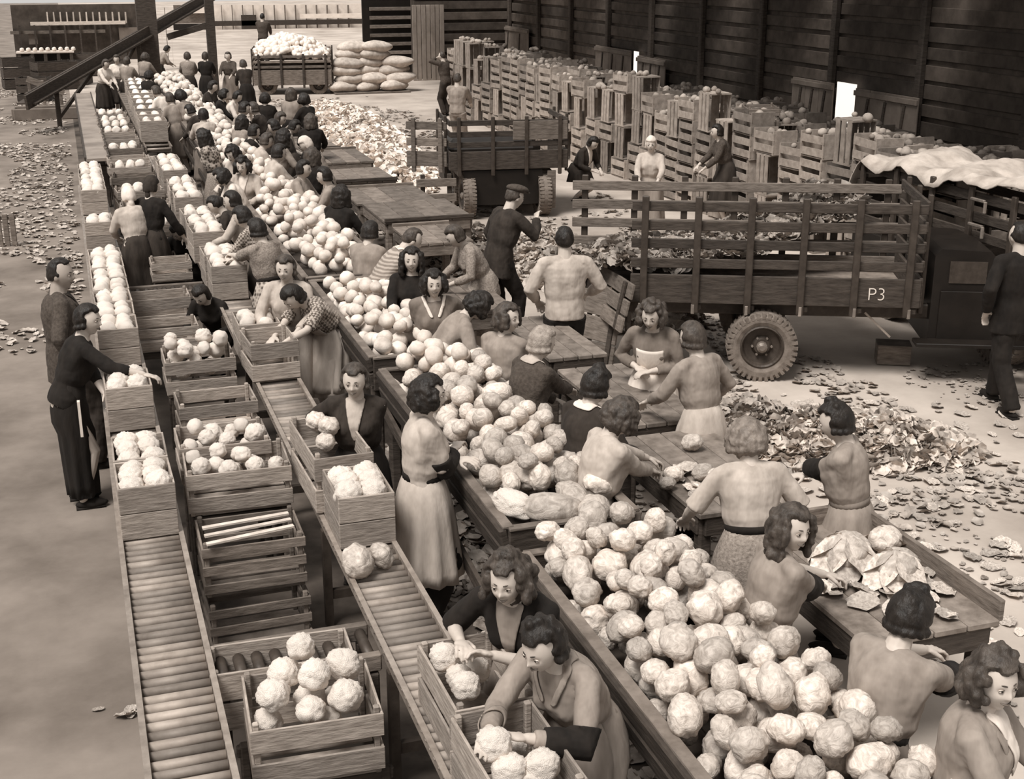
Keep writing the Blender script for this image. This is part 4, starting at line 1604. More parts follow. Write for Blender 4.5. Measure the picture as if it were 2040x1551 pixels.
for (px, py, rx, ry, h, ang, n, size, lab, dk, mt) in [
        (1690, 885, 1.05, 0.62, 0.26, -0.5, 1500, (0.10, 0.19), 'broad heap of trimmed leaves on the floor beside the table workers', 0.42, None),
        (1480, 868, 0.62, 0.5, 0.30, 0.2, 800, (0.10, 0.18), 'leaf heap between the long table and the truck wheel', 0.42, None),
        (1095, 520, 0.75, 1.9, 0.36, -0.1, 1500, (0.12, 0.22), 'steep heap of leaves between the suited man and the man in the white shirt', 0.18, None),
        (1290, 640, 0.6, 0.7, 0.45, 0.0, 500, (0.10, 0.2), 'leaf heap behind the woman with the white apron', 0.3, None),
        (950, 520, 0.7, 1.0, 0.45, 0.0, 700, (0.12, 0.22), 'leaf heap at the feet of the suited man', 0.2, None)]:
    c = P(px, py)
    o = pile('leaf_pile', lab, mound(c.x, c.y, rx, ry, h, ang), n, size, int(px), dark=dk)
    core(c.x, c.y, rx, ry, h, ang, o)

# white offcut heap in the far middle
c1, c2 = P(650, 225), P(800, 370)
cc = (c1+c2)/2
d = (c2-c1)
f0 = mound(cc.x, cc.y+0.5, 1.15, d.length*0.62, 0.55, math.atan2(d.y, d.x)-math.pi/2)
o = pile('offcut_heap', 'long white heap of offcuts on the floor between the tables and the empty truck', f0, 3600, (0.13, 0.24), 77, mats=(mat('white_offcut', 0.62, 0.6, g2=0.88, scale=6, bump=0.3), M_LEAFD), dark=0.07)
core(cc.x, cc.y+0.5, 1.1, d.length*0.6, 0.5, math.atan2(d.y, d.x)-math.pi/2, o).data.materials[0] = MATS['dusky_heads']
# loads in trucks
q = random.Random(3)
MT = Matrix.Translation(TP.location) @ Matrix.Rotation(ang, 4, 'Z')


def inP3(q):
    y = q.uniform(0.1, WB-0.1)
    x = q.uniform(0.08-0.6*y/WB, LB-0.08)
    z = ZB+0.20+0.24*(x/LB)+0.13*mnoise.noise((x*2, y*2, 3))+0.12*math.sin(math.pi*y/WB)+(0.35*max(0, (x/LB-0.55))*2)
    v = MT @ Vector((x, y, z))
    return v.x, v.y, v.z


pile('leaf_load', 'load of leaves and stalks inside the truck marked P3', inP3, 2200, (0.10, 0.2), 5, dark=0.22, cat='leaf load')
MT3 = Matrix.Translation(T3.location) @ Matrix.Rotation(T3.rotation_euler.z, 4, 'Z')
it = []
for _ in range(420):
    x, y = q.uniform(0.05, L3-0.05), q.uniform(0.1, 1.7)
    v = MT3 @ Vector((x, y, 1.1+0.6*max(0, 1-((x/L3-0.45)/0.55)**2)*math.sin(math.pi*min(1, y/1.7))+q.uniform(-.08, .08)))
    it.append((v.x, v.y, v.z, q.uniform(0.08, 0.12)))
tag(joined('white_heads', it, M_CAU, LOWV, 3), 'white heads heaped on the far truck', 'cauliflowers', kind='stuff')

# leaves scattered singly over the pale floor
q = random.Random(21)
nleaf = 0
while nleaf < 260:
    px, py = q.uniform(1560, 2035), q.uniform(760, 1290)
    dens = 0.25+0.9*(mnoise.noise((px*0.006, py*0.011, 2))+0.25)
    if py < 800 and q.random() < 0.7:
        continue
    if q.random() > dens:
        continue
    c = P(px, py, 0.01)
    if c.x < 4.45 or (c-TP.location).length < 1.2:
        continue
    o = link('leaf', LEAFM[q.randrange(6)], None, (c.x, c.y, 0.012))
    s = q.uniform(0.06, 0.17)
    o.scale = (s, s, s*0.6)
    o.rotation_euler = (q.uniform(-.25, .25), q.uniform(-.25, .25), q.uniform(0, 6.28))
    tag(o, 'loose trimmed leaf lying on the pale floor at the right', 'leaf', 'leaves scattered on the pale floor')
    nleaf += 1


def strew(x0, x1, y0, y1, th=0.0):
    def f(q):
        while True:
            x, y = q.uniform(x0, x1), q.uniform(y0, y1)
            if mnoise.noise((x*0.9, y*0.5, 5.0)) > th:
                return x, y, 0.005
    return f


pile('leaf_litter', 'small leaf litter strewn over the aisle floor at far left', strew(-3.4, -0.05, 14.5, 46, -0.12), 4200, (0.04, 0.13), 31, dark=0.25, cat='leaf litter', tilt=0.3)
pile('leaf_litter', 'fine leaf scraps on the floor under the tables and between the heaps', strew(3.3, 7.4, 7.5, 14.0, -0.1), 1500, (0.04, 0.12), 32, dark=0.3, cat='leaf litter', tilt=0.3)
pile('leaf_litter', 'leaf waste under and beside the troughs', strew(1.75, 3.4, 4.0, 10.5, -0.2), 1100, (0.08, 0.18), 33, dark=0.3, cat='leaf litter', tilt=0.5)
pile('leaf_litter', 'leaf scraps strewn by the far tables and the empty truck', strew(4.2, 9.0, 14.5, 40, 0.0), 1500, (0.06, 0.16), 34, dark=0.25, cat='leaf litter', tilt=0.3)
pile('leaf_litter', 'scraps of leaf across the lower right floor', strew(4.5, 9.5, 4.8, 11.0, 0.05), 1200, (0.02, 0.07), 35, dark=0.3, cat='leaf litter', tilt=0.2)
for (px, py, n_, lab) in [(255, 1418, 5, 'pale crumpled leaf against the left conveyor foot')]:
    for k in range(n_):
        p = P(px+q.uniform(-14, 14), py+q.uniform(-6, 8), 0.02)
        o = link('leaf', LEAFM[k % 6], None, p)
        o.scale = (0.09,)*3
        o.rotation_euler = (q.uniform(-.5, .5), q.uniform(-.5, .5), q.uniform(0, 6))
        tag(o, lab, 'leaf', 'crumpled leaves by the conveyor foot')
o = link('leaf', LEAFM[2], None, P(195, 1412, 0.01))
o.scale = (0.07, 0.05, 0.03)
o.data = LEAFM[2].copy()
o.data.materials[0] = M_LEAFD
tag(o, 'small dark leaf alone on the bare aisle floor', 'leaf')

# leafy heads on the trimming tables
TH = [(1685, 1100, 0.12, 'large leafy head with drooping leaves on the nearest trimming table'), (1762, 1075, 0.085, 'round bare head standing behind the leafy one on the nearest trimming table'), (1785, 1130, 0.11, 'ragged leafy head in the middle of the nearest trimming table')]
for (px, py, s, lab) in TH:
    p = P(px, py, 0.86+s*0.8)
    t = thing('leafy_cabbage', lab, 'cabbage', p)
    o = link('heart', CABS[1], t)
    o.scale = (s,)*3
    for k in range(10 if s > 0.09 else 3):
        l = link('leaf', LEAFM[k % 6], t)
        a = k*0.63*1.3
        l.location = (math.cos(a)*s*0.85, math.sin(a)*s*0.85, -s*0.1+0.02*math.sin(k*2.3))
        l.rotation_euler = (0.3*math.sin(k), 0.75, a)
        l.scale = (s*2.1, s*2.0, s*1.4)
for (px, py, s) in [(1342, 942, 0.062), (1380, 878, 0.07), (1402, 938, 0.07), (1425, 945, 0.06), (1330, 960, 0.05)]:
    o = link('cabbage', CABS[2], None, P(px, py, 0.86+s*0.85))
    o.scale = (s,)*3
    tag(o, 'pale head lying on the table by the woman in the light smock', 'cabbage', 'heads on the smock woman\'s table')
for i in range(34):
    if i < 22:
        px, py = 1640+q.uniform(-60, 250), 1170+q.uniform(-60, 60)
    else:
        px, py = 1370+q.uniform(-50, 60), 965+q.uniform(-35, 40)
    p = P(px, py, 0.87)
    on1 = 3.52 < p.x < 4.27 and 4.95 < p.y < 6.2
    on2 = 3.45 < p.x < 4.15 and 6.65 < p.y < 7.95
    if on1 or on2:
        o = link('leaf', LEAFM[i % 6], None, p)
        s = q.uniform(0.08, 0.2)
        o.scale = (s, s, s*0.7)
        o.rotation_euler = (q.uniform(-.3, .3), q.uniform(-.3, .3), q.uniform(0, 6))
        tag(o, 'cut leaf lying on the '+('nearest trimming table' if on1 else 'table by the woman in the light smock'), 'leaf', 'leaves on the '+('nearest' if on1 else 'second')+' table')

# far left: dark packing bench with white heads, barrels and boxes in the gloom
a, b = PY(35, 128, 50), PY(150, 128, 50)
t = thing('packing_bench', 'dark bench with a pale top far off at the upper left', 'bench', ((a.x+b.x)/2, 50, 0))
L = b.x-a.x
for i in range(3):
    board(t, (0, -0.25+0.25*i, a.z+0.4), (L, 0.24, 0.06), M_WOODL, name='plank')
for i in range(5):
    board(t, (-L/2+0.1+i*(L-0.2)/4, -0.3, (a.z+0.4)/2), (0.12, 0.1, a.z+0.4), M_WOODD, name='leg')
board(t, (0, 0.3, 0.45), (L, 0.05, 0.9), M_BLACK, name='back_board')
for i in range(9):
    p = Vector((a.x+0.2+i*L/9, 49.9, a.z+0.5))
    o = link('cauliflower', CAUS[3], None, p)
    o.scale = (0.09,)*3
    tag(o, 'far white head on the pale-topped bench', 'cauliflower', 'heads on the far bench')
q = random.Random(8)
for i, (px, py, sx, sz) in enumerate([(72, 200, 0.9, 0.7), (112, 178, 1.3, 0.9), (150, 168, 1.0, 0.8), (40, 176, 1.0, 1.0), (190, 150, 1.2, 0.8), (228, 152, 0.9, 0.9)]):
    p = P(px, py)
    t = slat_crate(['dark crate nearest the elevator foot', 'long dark crate under the elevator', 'dark crate under the middle of the elevator', 'dark crate at the far left edge', 'dark crate behind the elevator middle', 'rightmost dark crate behind the elevator'][i], p, q.uniform(-.4, .4), W=sx, L=0.7, H=sz, m=M_WOODD, slats=3, gapf=0.8)
# ------------------------------------------------------------------ people
def Rx(a):
    return Matrix.Rotation(a, 3, 'X')


def Ry(a):
    return Matrix.Rotation(a, 3, 'Y')


def Rz(a):
    return Matrix.Rotation(a, 3, 'Z')


def ik(S, T, L1, L2, pole):
    d = T-S
    L = d.length
    if L > (L1+L2)*0.985:
        T = S+d*((L1+L2)*0.985/L)
        d = T-S
        L = d.length
    a = (L1*L1-L2*L2+L*L)/(2*L)
    h = math.sqrt(max(0, L1*L1-a*a))
    dn = d/L
    p = pole-dn*pole.dot(dn)
    p.normalize()
    return S+dn*a+p*h, T


def head_surface(nu, nv, hw, hd, hh, female, M, c, feat=1.0):
    """a head: skull, brow, eye hollows, nose, lips, chin, jaw; local +y is the face"""
    vs, fs = [], []
    for i in range(nv+1):
        t = math.pi*i/nv
        for j in range(nu):
            a = 2*math.pi*j/nu
            x, y, z = math.sin(t)*math.sin(a), math.sin(t)*math.cos(a), math.cos(t)
            X, Y, Z = x*hw, y*hd, z*hh
            if z < 0:
                k = 1-0.34*(-z)**1.3
                X *= k
                Y = Y*(1-0.12*(-z))+(0.10*hd*(-z) if y > 0 else 0.26*hd*(-z)) if y > 0 else Y*(1-0.30*(-z))+0.05*hd*(-z)
            else:
                Y -= 0.06*hd*z
            if y > 0:
                u, v = X/hw, Z/hh
                g = lambda cu, cv, su, sv: math.exp(-((u-cu)/su)**2-((v-cv)/sv)**2)
                Y *= 1-0.05*math.exp(-(u/0.9)**2)
                Y += feat*hd*(0.045*(g(-0.32, 0.12, .26, .09)+g(0.32, 0.12, .26, .09)))
                Y -= feat*hd*0.14*(g(-0.38, -0.03, .19, .12)+g(0.38, -0.03, .19, .12))
                Y += feat*hd*(0.11*g(0, -0.06, .12, .16)+0.25*g(0, -0.24, .14, .11)+0.06*g(-.12, -.3, .08, .06)+0.06*g(.12, -.3, .08, .06))
                Y += feat*hd*(0.07*g(-0.45, -0.3, .24, .2)+0.07*g(0.45, -0.3, .24, .2))
                Y += feat*hd*(0.10*g(0, -0.50, .22, .06)+0.09*g(0, -0.61, .19, .06)-0.04*g(0, -0.72, .2, .05)+0.13*g(0, -0.88, .25, .12))
            vs.append(M @ Vector((X, Y, Z))+c)
    for i in range(nv):
        for j in range(nu):
            k = (j+1) % nu
            fs.append((i*nu+j, (i+1)*nu+j, (i+1)*nu+k, i*nu+k))
    return vs, fs


def remesh(o, vox, sm=2, disp=0.0, dscale=0.12):
    md = o.modifiers.new('skin', 'REMESH')
    md.mode = 'VOXEL'
    md.voxel_size = vox
    md.use_smooth_shade = True
    if sm:
        s = o.modifiers.new('even', 'SMOOTH')
        s.iterations = sm
        s.factor = 0.5
    if disp:
        if 'folds%.2f' % dscale not in bpy.data.textures:
            tx = bpy.data.textures.new('folds%.2f' % dscale, 'CLOUDS')
            tx.noise_scale = dscale
            tx.noise_depth = 2
        d = o.modifiers.new('folds', 'DISPLACE')
        d.texture = bpy.data.textures['folds%.2f' % dscale]
        d.texture_coords = 'LOCAL'
        d.strength = disp
        d.mid_level = 0.5
    BODIES.append(o)


BODIES = []
GARM = []
PN = [0]


def ring(c, rx, ry, M, n=20, fn=None):
    out = []
    for j in range(n):
        a = 2*math.pi*j/n
        k = fn(a) if fn else 1.0
        out.append(M @ Vector((math.sin(a)*rx*k, math.cos(a)*ry*k, 0))+c)
    return out


def person(label, head, face, h=1.62, z=None, lean=0, side=0, turn=0, tilt=0, nod=0, look=0, hands=None, top='grey', skirt='grey', bottom='skirt',
           sleeve=1.0, hair='bob', hc=None, apron=None, belt=None, collar=None, guard=None, bib=False, jacket=False, detail=1, fem=True, feet=None,
           skin=None, ground=0.0, kerchief=None, hem=None, flare=1.0, glass=False, group=None, crouch=0.0, under=None, waist=True, step=0.0, sleeves_m=None, headgear=None, stoop=0.0, vneck=None):
    """head: where the head shows; face: compass of the body, 0 away from the camera, 90 to the right"""
    S = h/1.62
    PN[0] += 1
    hc = hc or M_HD
    skin = skin or M_SKIN
    wd = 1.0 if fem else 1.13
    vox = {3: 0.0065, 2: 0.0095, 1: 0.014, 0: 0.022}[detail]
    sd = PN[0]
    pq = random.Random(sd*7)
    # ---- skeleton, local: x right, y forward, z up
    ln, sl = R(lean), R(side)
    hip = Vector((0, -math.sin(ln)*0.16*S, 0.86*S-0.04*S*(1-math.cos(ln))-crouch))
    Rl = Ry(sl) @ Rx(-ln)
    R2 = Ry(sl) @ Rx(-ln-R(stoop)) @ Rz(-R(turn))
    waistp = hip+Rl @ Vector((0, 0, 0.16*S))
    chest = waistp+R2 @ Vector((0, 0, 0.18*S))
    neck = waistp+R2 @ Vector((0, 0.0, 0.375*S))
    Rh = Ry(sl*0.5+R(tilt)) @ Rx(-(ln+R(stoop))*0.45) @ Rz(-R(turn+look)) @ Rx(-R(nod))
    hcn = neck+R2 @ Vector((0, 0.018*S, 0.018*S))+Rh @ Vector((0, 0.02*S, 0.112*S))
    sh = [chest+R2 @ Vector((s*0.160*S*wd, 0, 0.138*S)) for s in (-1, 1)]
    # ---- place so that the head falls where the photo has it
    psi = -(HEAD+R(face))
    Rw = Rz(psi)
    wp = P(head[0], head[1], ground+hcn.z) if z is None else P(head[0], head[1], z)
    off = Rw @ hcn
    base = Vector((wp.x-off.x, wp.y-off.y, ground))
    root = thing('person', label, 'person', base, psi, group)
    root.rotation_euler = (0, 0, psi)

    def loc(p):
        return Rw.transposed() @ (p-base)

    HT = []
    for i, s in enumerate((-1, 1)):
        hd_ = hands[i] if hands else None
        if hd_ is None:
            T = sh[i]+Vector((s*0.07*S, 0.05*S, -0.50*S))
        elif len(hd_) == 3 and abs(hd_[0]) > 5:
            T = loc(P(*hd_))
        else:
            T = Vector(hd_)*S-Vector((0, 0, crouch))
        HT.append(T)
    L1, L2 = 0.265*S, 0.24*S
    arms = []
    for i, s in enumerate((-1, 1)):
        d = HT[i]-sh[i]
        dn = d.normalized()
        Tw = HT[i]-dn*0.06*S
        e, wst = ik(sh[i], Tw, L1, L2, Vector((s*0.7, -0.45, -0.55)))
        arms.append((sh[i], e, wst, s))
    feet = feet or ((-0.09, -step/2, 0), (0.09, step/2, 0))
    legs = []
    for i, s in enumerate((-1, 1)):
        hp = hip+Vector((s*0.085*S, 0, -0.03*S))
        f = Vector((feet[i][0]*S, feet[i][1]*S, feet[i][2]))
        an = f+Vector((0, -0.02, 0.075*S))
        k, an = ik(hp, an, 0.41*S, 0.40*S, Vector((s*0.05, 1, 0)))
        legs.append((hp, k, an))
    # ---- body, one continuous skin
    b = MB()
    for hp, k, an in legs:
        b.tube([hp, hp.lerp(k, 0.5), k, k.lerp(an, 0.35), an], [0.082*S, 0.068*S, 0.05*S, 0.05*S, 0.033*S], 10, round_end=True)
        b.ell((an.x, an.y+0.055*S, max(0.03, an.z-0.045*S)), (0.04*S, 0.105*S, 0.035*S), 10, 6)
    chain = [(hip+Rl @ Vector((0, 0, -0.06*S)), 0.13, 0.095), (hip+Rl @ Vector((0, 0, 0.02*S)), 0.165 if fem else 0.155, 0.115), (waistp, 0.118 if fem else 0.14, 0.088), (waistp+R2 @ Vector((0, 0.01*S, 0.12*S)), 0.138*wd, 0.11), (chest+R2 @ Vector((0, 0.005, 0.02*S)), 0.15*wd, 0.115), (chest+R2 @ Vector((0, -0.01*S, 0.11*S)), 0.135*wd, 0.085), (chest+R2 @ Vector((0, 0, 0.17*S)), 0.085, 0.06), (neck, 0.055*wd, 0.052*wd)]

    def frames(ch, infl=0.0, fn=None, n=20):
        rings = []
        for i, (c, rx, ry) in enumerate(ch):
            M_ = Rl if i < 2 else R2
            rings.append(ring(c, rx*S+infl, ry*S+infl, M_, n, fn))
        return rings
    b.loft(frames(chain))
    if fem:
        for s in (-1, 1):
            b.ell(chest+R2 @ Vector((s*0.062*S, 0.085*S, -0.005*S)), 0.058*S, 10, 8)
    b.tube([neck+R2 @ Vector((0, 0, -0.03*S)), hcn+Rh @ Vector((0, -0.025*S, -0.05*S))], [0.058*S*wd, 0.050*S*wd], 10, round_end=True)
    nu, nv = ((44, 34) if detail >= 2 else (22, 18))
    hw, hdp, hh = 0.077*S, 0.094*S, 0.116*S
    vs, fs = head_surface(nu, nv, hw, hdp, hh, fem, Rh, hcn, 1.0 if detail >= 1 else 0.7)
    b.add(vs, fs)
    for s in (-1, 1):
        b.ell(hcn+Rh @ Vector((s*0.075*S, -0.008*S, -0.01*S)), (0.012*S, 0.02*S, 0.032*S), 8, 6, Rh.to_4x4())
    for (a_, e, wst, s) in arms:
        b.tube([a_+Vector((0, 0, -0.01)), a_.lerp(e, 0.5), e, e.lerp(wst, 0.4), wst], [0.050*S*wd, 0.043*S*wd, 0.035*S*wd, 0.036*S*wd, 0.024*S*wd], 10, round_end=True)
        fwd = (wst-e).normalized()
        sd_ = Vector((s, 0, 0))-fwd*fwd.x*s
        if sd_.length < 0.2:
            sd_ = Vector((0, 0, 1))
        sd_.normalize()            # thumb side is -sd_ (inward)
        nm = fwd.cross(sd_)*s      # palm normal
        if nm.z > 0:
            nm = -nm
        nm = nm.normalized()
        palm = wst+fwd*0.045*S
        Mp = Matrix((sd_, fwd, nm)).transposed().to_4x4()
        b.ell(palm, (0.038*S, 0.05*S, 0.016*S), 10, 8, Mp)
        fl_ = [0.075, 0.085, 0.08, 0.062]
        if detail >= 1:
            for k in range(4):
                o_ = (-0.028+0.0187*k)*S
                rt_ = palm+sd_*o_+fwd*0.03*S
                Lf = fl_[k]*S
                c1_ = (fwd*0.85+nm*0.5).normalized()
                c2_ = (fwd*0.35+nm*0.9).normalized()
                p1_ = rt_+fwd*Lf*0.3+sd_*o_*0.15
                p2_ = p1_+c1_*Lf*0.42+sd_*o_*0.1
                p3_ = p2_+c2_*Lf*0.4
                b.tube([rt_, p1_, p2_, p3_], [0.0105*S, 0.0098*S, 0.009*S, 0.0078*S], 6, round_end=True)
            tb = palm-sd_*0.03*S-fwd*0.02*S
            b.tube([tb, tb+(-sd_*0.6+fwd*0.6+nm*0.3).normalized()*0.04*S, tb+(-sd_*0.45+fwd*0.9+nm*0.55).normalized()*0.072*S], [0.014*S, 0.012*S, 0.009*S], 6, round_end=True)
        else:
            b.ell(palm+fwd*0.055*S+nm*0.015*S, (0.034*S, 0.035*S, 0.014*S), 8, 6, Mp)
    bo = b.build('body', skin, root)
    remesh(bo, vox, 1)
    # ---- face
    if detail >= 1:
        def fp(x, y, zz):
            return hcn+Rh @ Vector((x*S, y*S, zz*S))
        for s in (-1, 1):
            e = MB()
            e.ell((0, 0, 0), (0.0135*S, 0.008*S, 0.0062*S), 12, 8, Rh.to_4x4())
            eo = e.build('eye', M_EYEW if detail >= 2 else M_EYED, root, True, fp(s*0.0300, 0.0775, -0.002))
            if detail >= 2:
                e = MB()
                e.ell((0, 0, 0), (0.0058*S, 0.0035*S, 0.0060*S), 10, 8, Rh.to_4x4())
                e.build('iris', M_EYED, eo, True, Rh @ Vector((0, 0.0062*S, 0.0005)))
                e = MB()
                e.tube([Rh @ Vector(((-0.015+0.0075*k)*S, (0.003+0.005*math.sin(k*0.8))*S, (0.0040+0.0030*math.sin(k*0.785))*S)) for k in range(5)], 0.0015*S, 6)
                e.build('eyelid', M_LIP, eo, True)
        e = MB()
        for s in (-1, 1):
            e.tube([fp(s*(0.014+0.010*k), 0.0890-0.0032*k*k*0.9-0.001*k, 0.0195+0.0030*math.sin(0.4+k*0.9)) for k in range(4)], [0.0022*S, 0.0030*S, 0.0028*S, 0.0012*S], 6)
        e.build('eyebrows', hc if hc is not M_HG else M_HB, root, True)
        e = MB()
        e.tube([fp(x, 0.0895-abs(x)*0.32-9*x*x, -0.0635+abs(x)*0.2+x*x*5) for x in (-0.024, -0.012, 0, 0.012, 0.024)], [0.0015*S, 0.0042*S, 0.0052*S, 0.0042*S, 0.0015*S], 8)
        e.build('mouth', M_LIP, root, True)
    # ---- hair
    if hair:
        hr = MB()
        ext = {'bob': 0.9, 'long': 1.5, 'short': 0.25, 'man': 0.1, 'bun': 0.2, 'curly': 0.8, 'up': 0.2}[hair]
        vol = {'bob': 1.17, 'long': 1.15, 'short': 1.15, 'man': 1.08, 'bun': 1.12, 'curly': 1.22, 'up': 1.18}[hair]
        vx = 1.04 if hair == 'man' else 1.14
        nu_, nv_ = 28, 20
        vs, fs = [], []
        for i in range(nv_+1):
            t = math.pi*i/nv_
            for j in range(nu_):
                a = 2*math.pi*j/nu_
                x, y, zc = math.sin(t)*math.sin(a), math.sin(t)*math.cos(a), math.cos(t)
                line = 0.50 if hair != 'man' else 0.62
                inface = y > 0.12 and zc < line+0.18*abs(x)-0.25*max(0, abs(x)-0.55)
                lowlim = -0.55 if ext > 0.5 else -0.35
                k = vol*(1+0.05*mnoise.noise((x*3+sd, y*3, zc*3)))
                if inface and abs(x) < 0.93:
                    k = 0.72
                if not ext > 0.5 and k > 0.75:
                    lo_ = lowlim-0.35*max(0, -y)+0.1
                    k *= 1-0.30*min(1, max(0, (lo_+0.28-zc)/0.45))
                if 0 < zc and not inface:
                    k *= 1.0+0.03*zc
                vs.append(hcn+Rh @ Vector((x*hw*k*(vx if not inface else 1), y*hdp*k*(1.05 if y < 0 else 1)-0.004*S, zc*hh*(k if zc < 0 else min(k, 1.12)))))
        for i in range(nv_):
            for j in range(nu_):
                k = (j+1) % nu_
                fs.append((i*nu_+j, (i+1)*nu_+j, (i+1)*nu_+k, i*nu_+k))
        hr.add(vs, fs)
        cur = 0.35 if hair == 'curly' else 0.15
        if ext > 0.5:
            nl = 15
            for k in range(nl):
                a = math.pi*(0.36+1.28*k/(nl-1))       # from one temple round the back to the other
                for lv in range(int(3+ext*2.2)):
                    f = lv/(3+ext*2)
                    rr_ = 1.08+0.16*math.sin(f*2.4)+pq.uniform(-.03, .05)
                    zz_ = 0.25-1.05*f*(1.0 if ext < 1.2 else 1.35)
                    p_ = hcn+Rh @ Vector((math.sin(a)*hw*rr_*1.06, math.cos(a)*hdp*rr_*(0.98), zz_*hh*1.2))
                    p_ += Vector((pq.uniform(-1, 1), pq.uniform(-1, 1), pq.uniform(-1, 1)))*0.010*S*(cur/0.2)
                    rad = (0.026 if lv < 3 else 0.022)*S*(1+cur*pq.uniform(-.6, .7))
                    hr.ell(p_, (rad, rad, rad*1.25), 8, 6)
        if hair in ('curly', 'up'):
            for k in range(26 if hair == 'curly' else 14):
                a, t = pq.uniform(0, 6.28), pq.uniform(0.0, 1.15)
                x, y, zc = math.sin(t)*math.sin(a), math.sin(t)*math.cos(a), math.cos(t)
                if y > 0.25:
                    continue
                hr.ell(hcn+Rh @ Vector((x*hw*1.2, y*hdp*1.14, zc*hh*1.18)), 0.023*S, 8, 6)
        if hair == 'bun':
            hr.ell(hcn+Rh @ Vector((0, -0.10*S, 0.01*S)), (0.05*S, 0.035*S, 0.045*S), 10, 8)
        if hair == 'short' or hair == 'up':
            for k in range(9):
                a = math.pi*(0.5+1.0*k/8)
                hr.ell(hcn+Rh @ Vector((math.sin(a)*hw*1.1, math.cos(a)*hdp*0.96, (-0.36-0.22*math.sin(math.pi*k/8))*hh)), 0.025*S, 8, 6)
        ho = hr.build('hair', hc, root)
        remesh(ho, max(vox*1.05, 0.008), 1, 0.018 if hair in ('curly', 'bob', 'long') else 0.008, 0.03)
    if kerchief:
        k_ = MB()
        vs, fs = [], []
        nu_, nv_ = 24, 14
        for i in range(nv_+1):
            t = math.pi*i/nv_
            for j in range(nu_):
                a = 2*math.pi*j/nu_
                x, y, zc = math.sin(t)*math.sin(a), math.sin(t)*math.cos(a), math.cos(t)
                k = 1.25 if not (y > 0.2 and zc < 0.42) else 0.7
                if zc < -0.55:
                    k = 0.8
                vs.append(hcn+Rh @ Vector((x*hw*k, y*hdp*k-0.008*S, zc*hh*k*(1.05 if zc < 0 else 1))))
        for i in range(nv_):
            for j in range(nu_):
                k = (j+1) % nu_
                fs.append((i*nu_+j, (i+1)*nu_+j, (i+1)*nu_+k, i*nu_+k))
        k_.add(vs, fs)
        k_.ell(hcn+Rh @ Vector((0, -0.07*S, -0.11*S)), (0.04*S, 0.03*S, 0.055*S), 8, 6)
        ko = k_.build('headscarf', CLOTH[kerchief], root)
        remesh(ko, max(vox, 0.01), 1, 0.012, 0.05)
    if headgear == 'cap':
        c_ = MB()
        c_.ell(hcn+Rh @ Vector((0, 0.01*S, 0.085*S)), (0.098*S, 0.125*S, 0.045*S), 20, 10, Rh.to_4x4())
        c_.ell(hcn+Rh @ Vector((0, 0.11*S, 0.065*S)), (0.06*S, 0.05*S, 0.010*S), 14, 8, Rh.to_4x4())
        c_.build('cap', CLOTH['suit'], root, True)
    # ---- top garment
    tm = CLOTH[top]
    t_ = MB()
    infl = 0.016*S if not jacket else 0.026*S
    tch = [(hip+Rl @ Vector((0, 0, (-0.02 if not jacket else -0.16)*S)), 0.160+(0.02 if jacket else 0), 0.115), (hip+Rl @ Vector((0, 0, 0.06*S)), 0.160, 0.115), (waistp+Rl @ Vector((0, 0, 0.0)), (0.122 if fem and waist else 0.150), 0.096), (waistp+R2 @ Vector((0, 0.008*S, 0.06*S)), 0.150*wd, 0.118), (waistp+R2 @ Vector((0, 0.014*S, 0.14*S)), 0.150*wd, 0.125), (chest+R2 @ Vector((0, 0.010*S, 0.03*S)), 0.156*wd, 0.124), (chest+R2 @ Vector((0, -0.004*S, 0.10*S)), 0.150*wd, 0.098), (chest+R2 @ Vector((0, -0.006*S, 0.15*S)), 0.105*wd, 0.072), (chest+R2 @ Vector((0, -0.008*S, 0.176*S)), 0.060*wd, 0.052)]
    t_.loft(frames(tch, infl))
    if fem:
        for s in (-1, 1):
            t_.ell(chest+R2 @ Vector((s*0.064*S, 0.09*S, -0.005*S)), 0.066*S, 12, 8)
    for (a_, e, wst, s) in arms:
        t_.ell(a_+Vector((0, 0, -0.010*S)), 0.055*S*wd, 12, 8)
        t_.tube([a_+Vector((0, 0, -0.012*S)), chest+R2 @ Vector((s*0.092*S*wd, -0.012*S, -0.03*S))], [0.054*S, 0.078*S], 12, round_end=True)
        t_.tube([neck+R2 @ Vector((s*0.02*S, -0.012*S, -0.035*S)), a_+R2 @ Vector((-s*0.02*S, -0.006*S, 0.004*S))], [0.050*S, 0.050*S*wd], 12, round_end=True)
        if sleeve < 0.75:
            f = sleeve/0.5
            end = a_.lerp(e, min(1, f))
            t_.tube([a_, a_.lerp(end, 0.5), end], [0.056*S*wd, 0.060*S*wd, 0.062*S*wd], 12)
        else:
            f = (sleeve-0.5)/0.5
            end = e.lerp(wst, min(1, f))
            t_.tube([a_, a_.lerp(e, 0.5), e, e.lerp(end, 0.5), end], [0.056*S*wd, 0.056*S*wd, 0.053*S*wd, 0.049*S*wd, 0.040*S*wd], 12)
    to = t_.build('jacket' if jacket else ('blouse' if fem else 'shirt'), tm, root)
    remesh(to, max(vox, 0.009), 6 if detail > 1 else 3, 0.017, 0.10)
    GARM.append((to, chest.copy(), R2.copy(), S, vneck, collar, root))
    if guard:
        for gi, (a_, e, wst, s) in enumerate(arms):
            if guard == 'right' and s < 0 or guard == 'left' and s > 0:
                continue
            g_ = MB()
            g_.tube([a_.lerp(e, 0.72), e, e.lerp(wst, 0.5), e.lerp(wst, 0.72)], [0.074*S, 0.072*S, 0.064*S, 0.056*S], 12)
            go = g_.build('sleeve_guard', CLOTH['black'], root)
            remesh(go, max(vox, 0.009), 1, 0.006, 0.05)
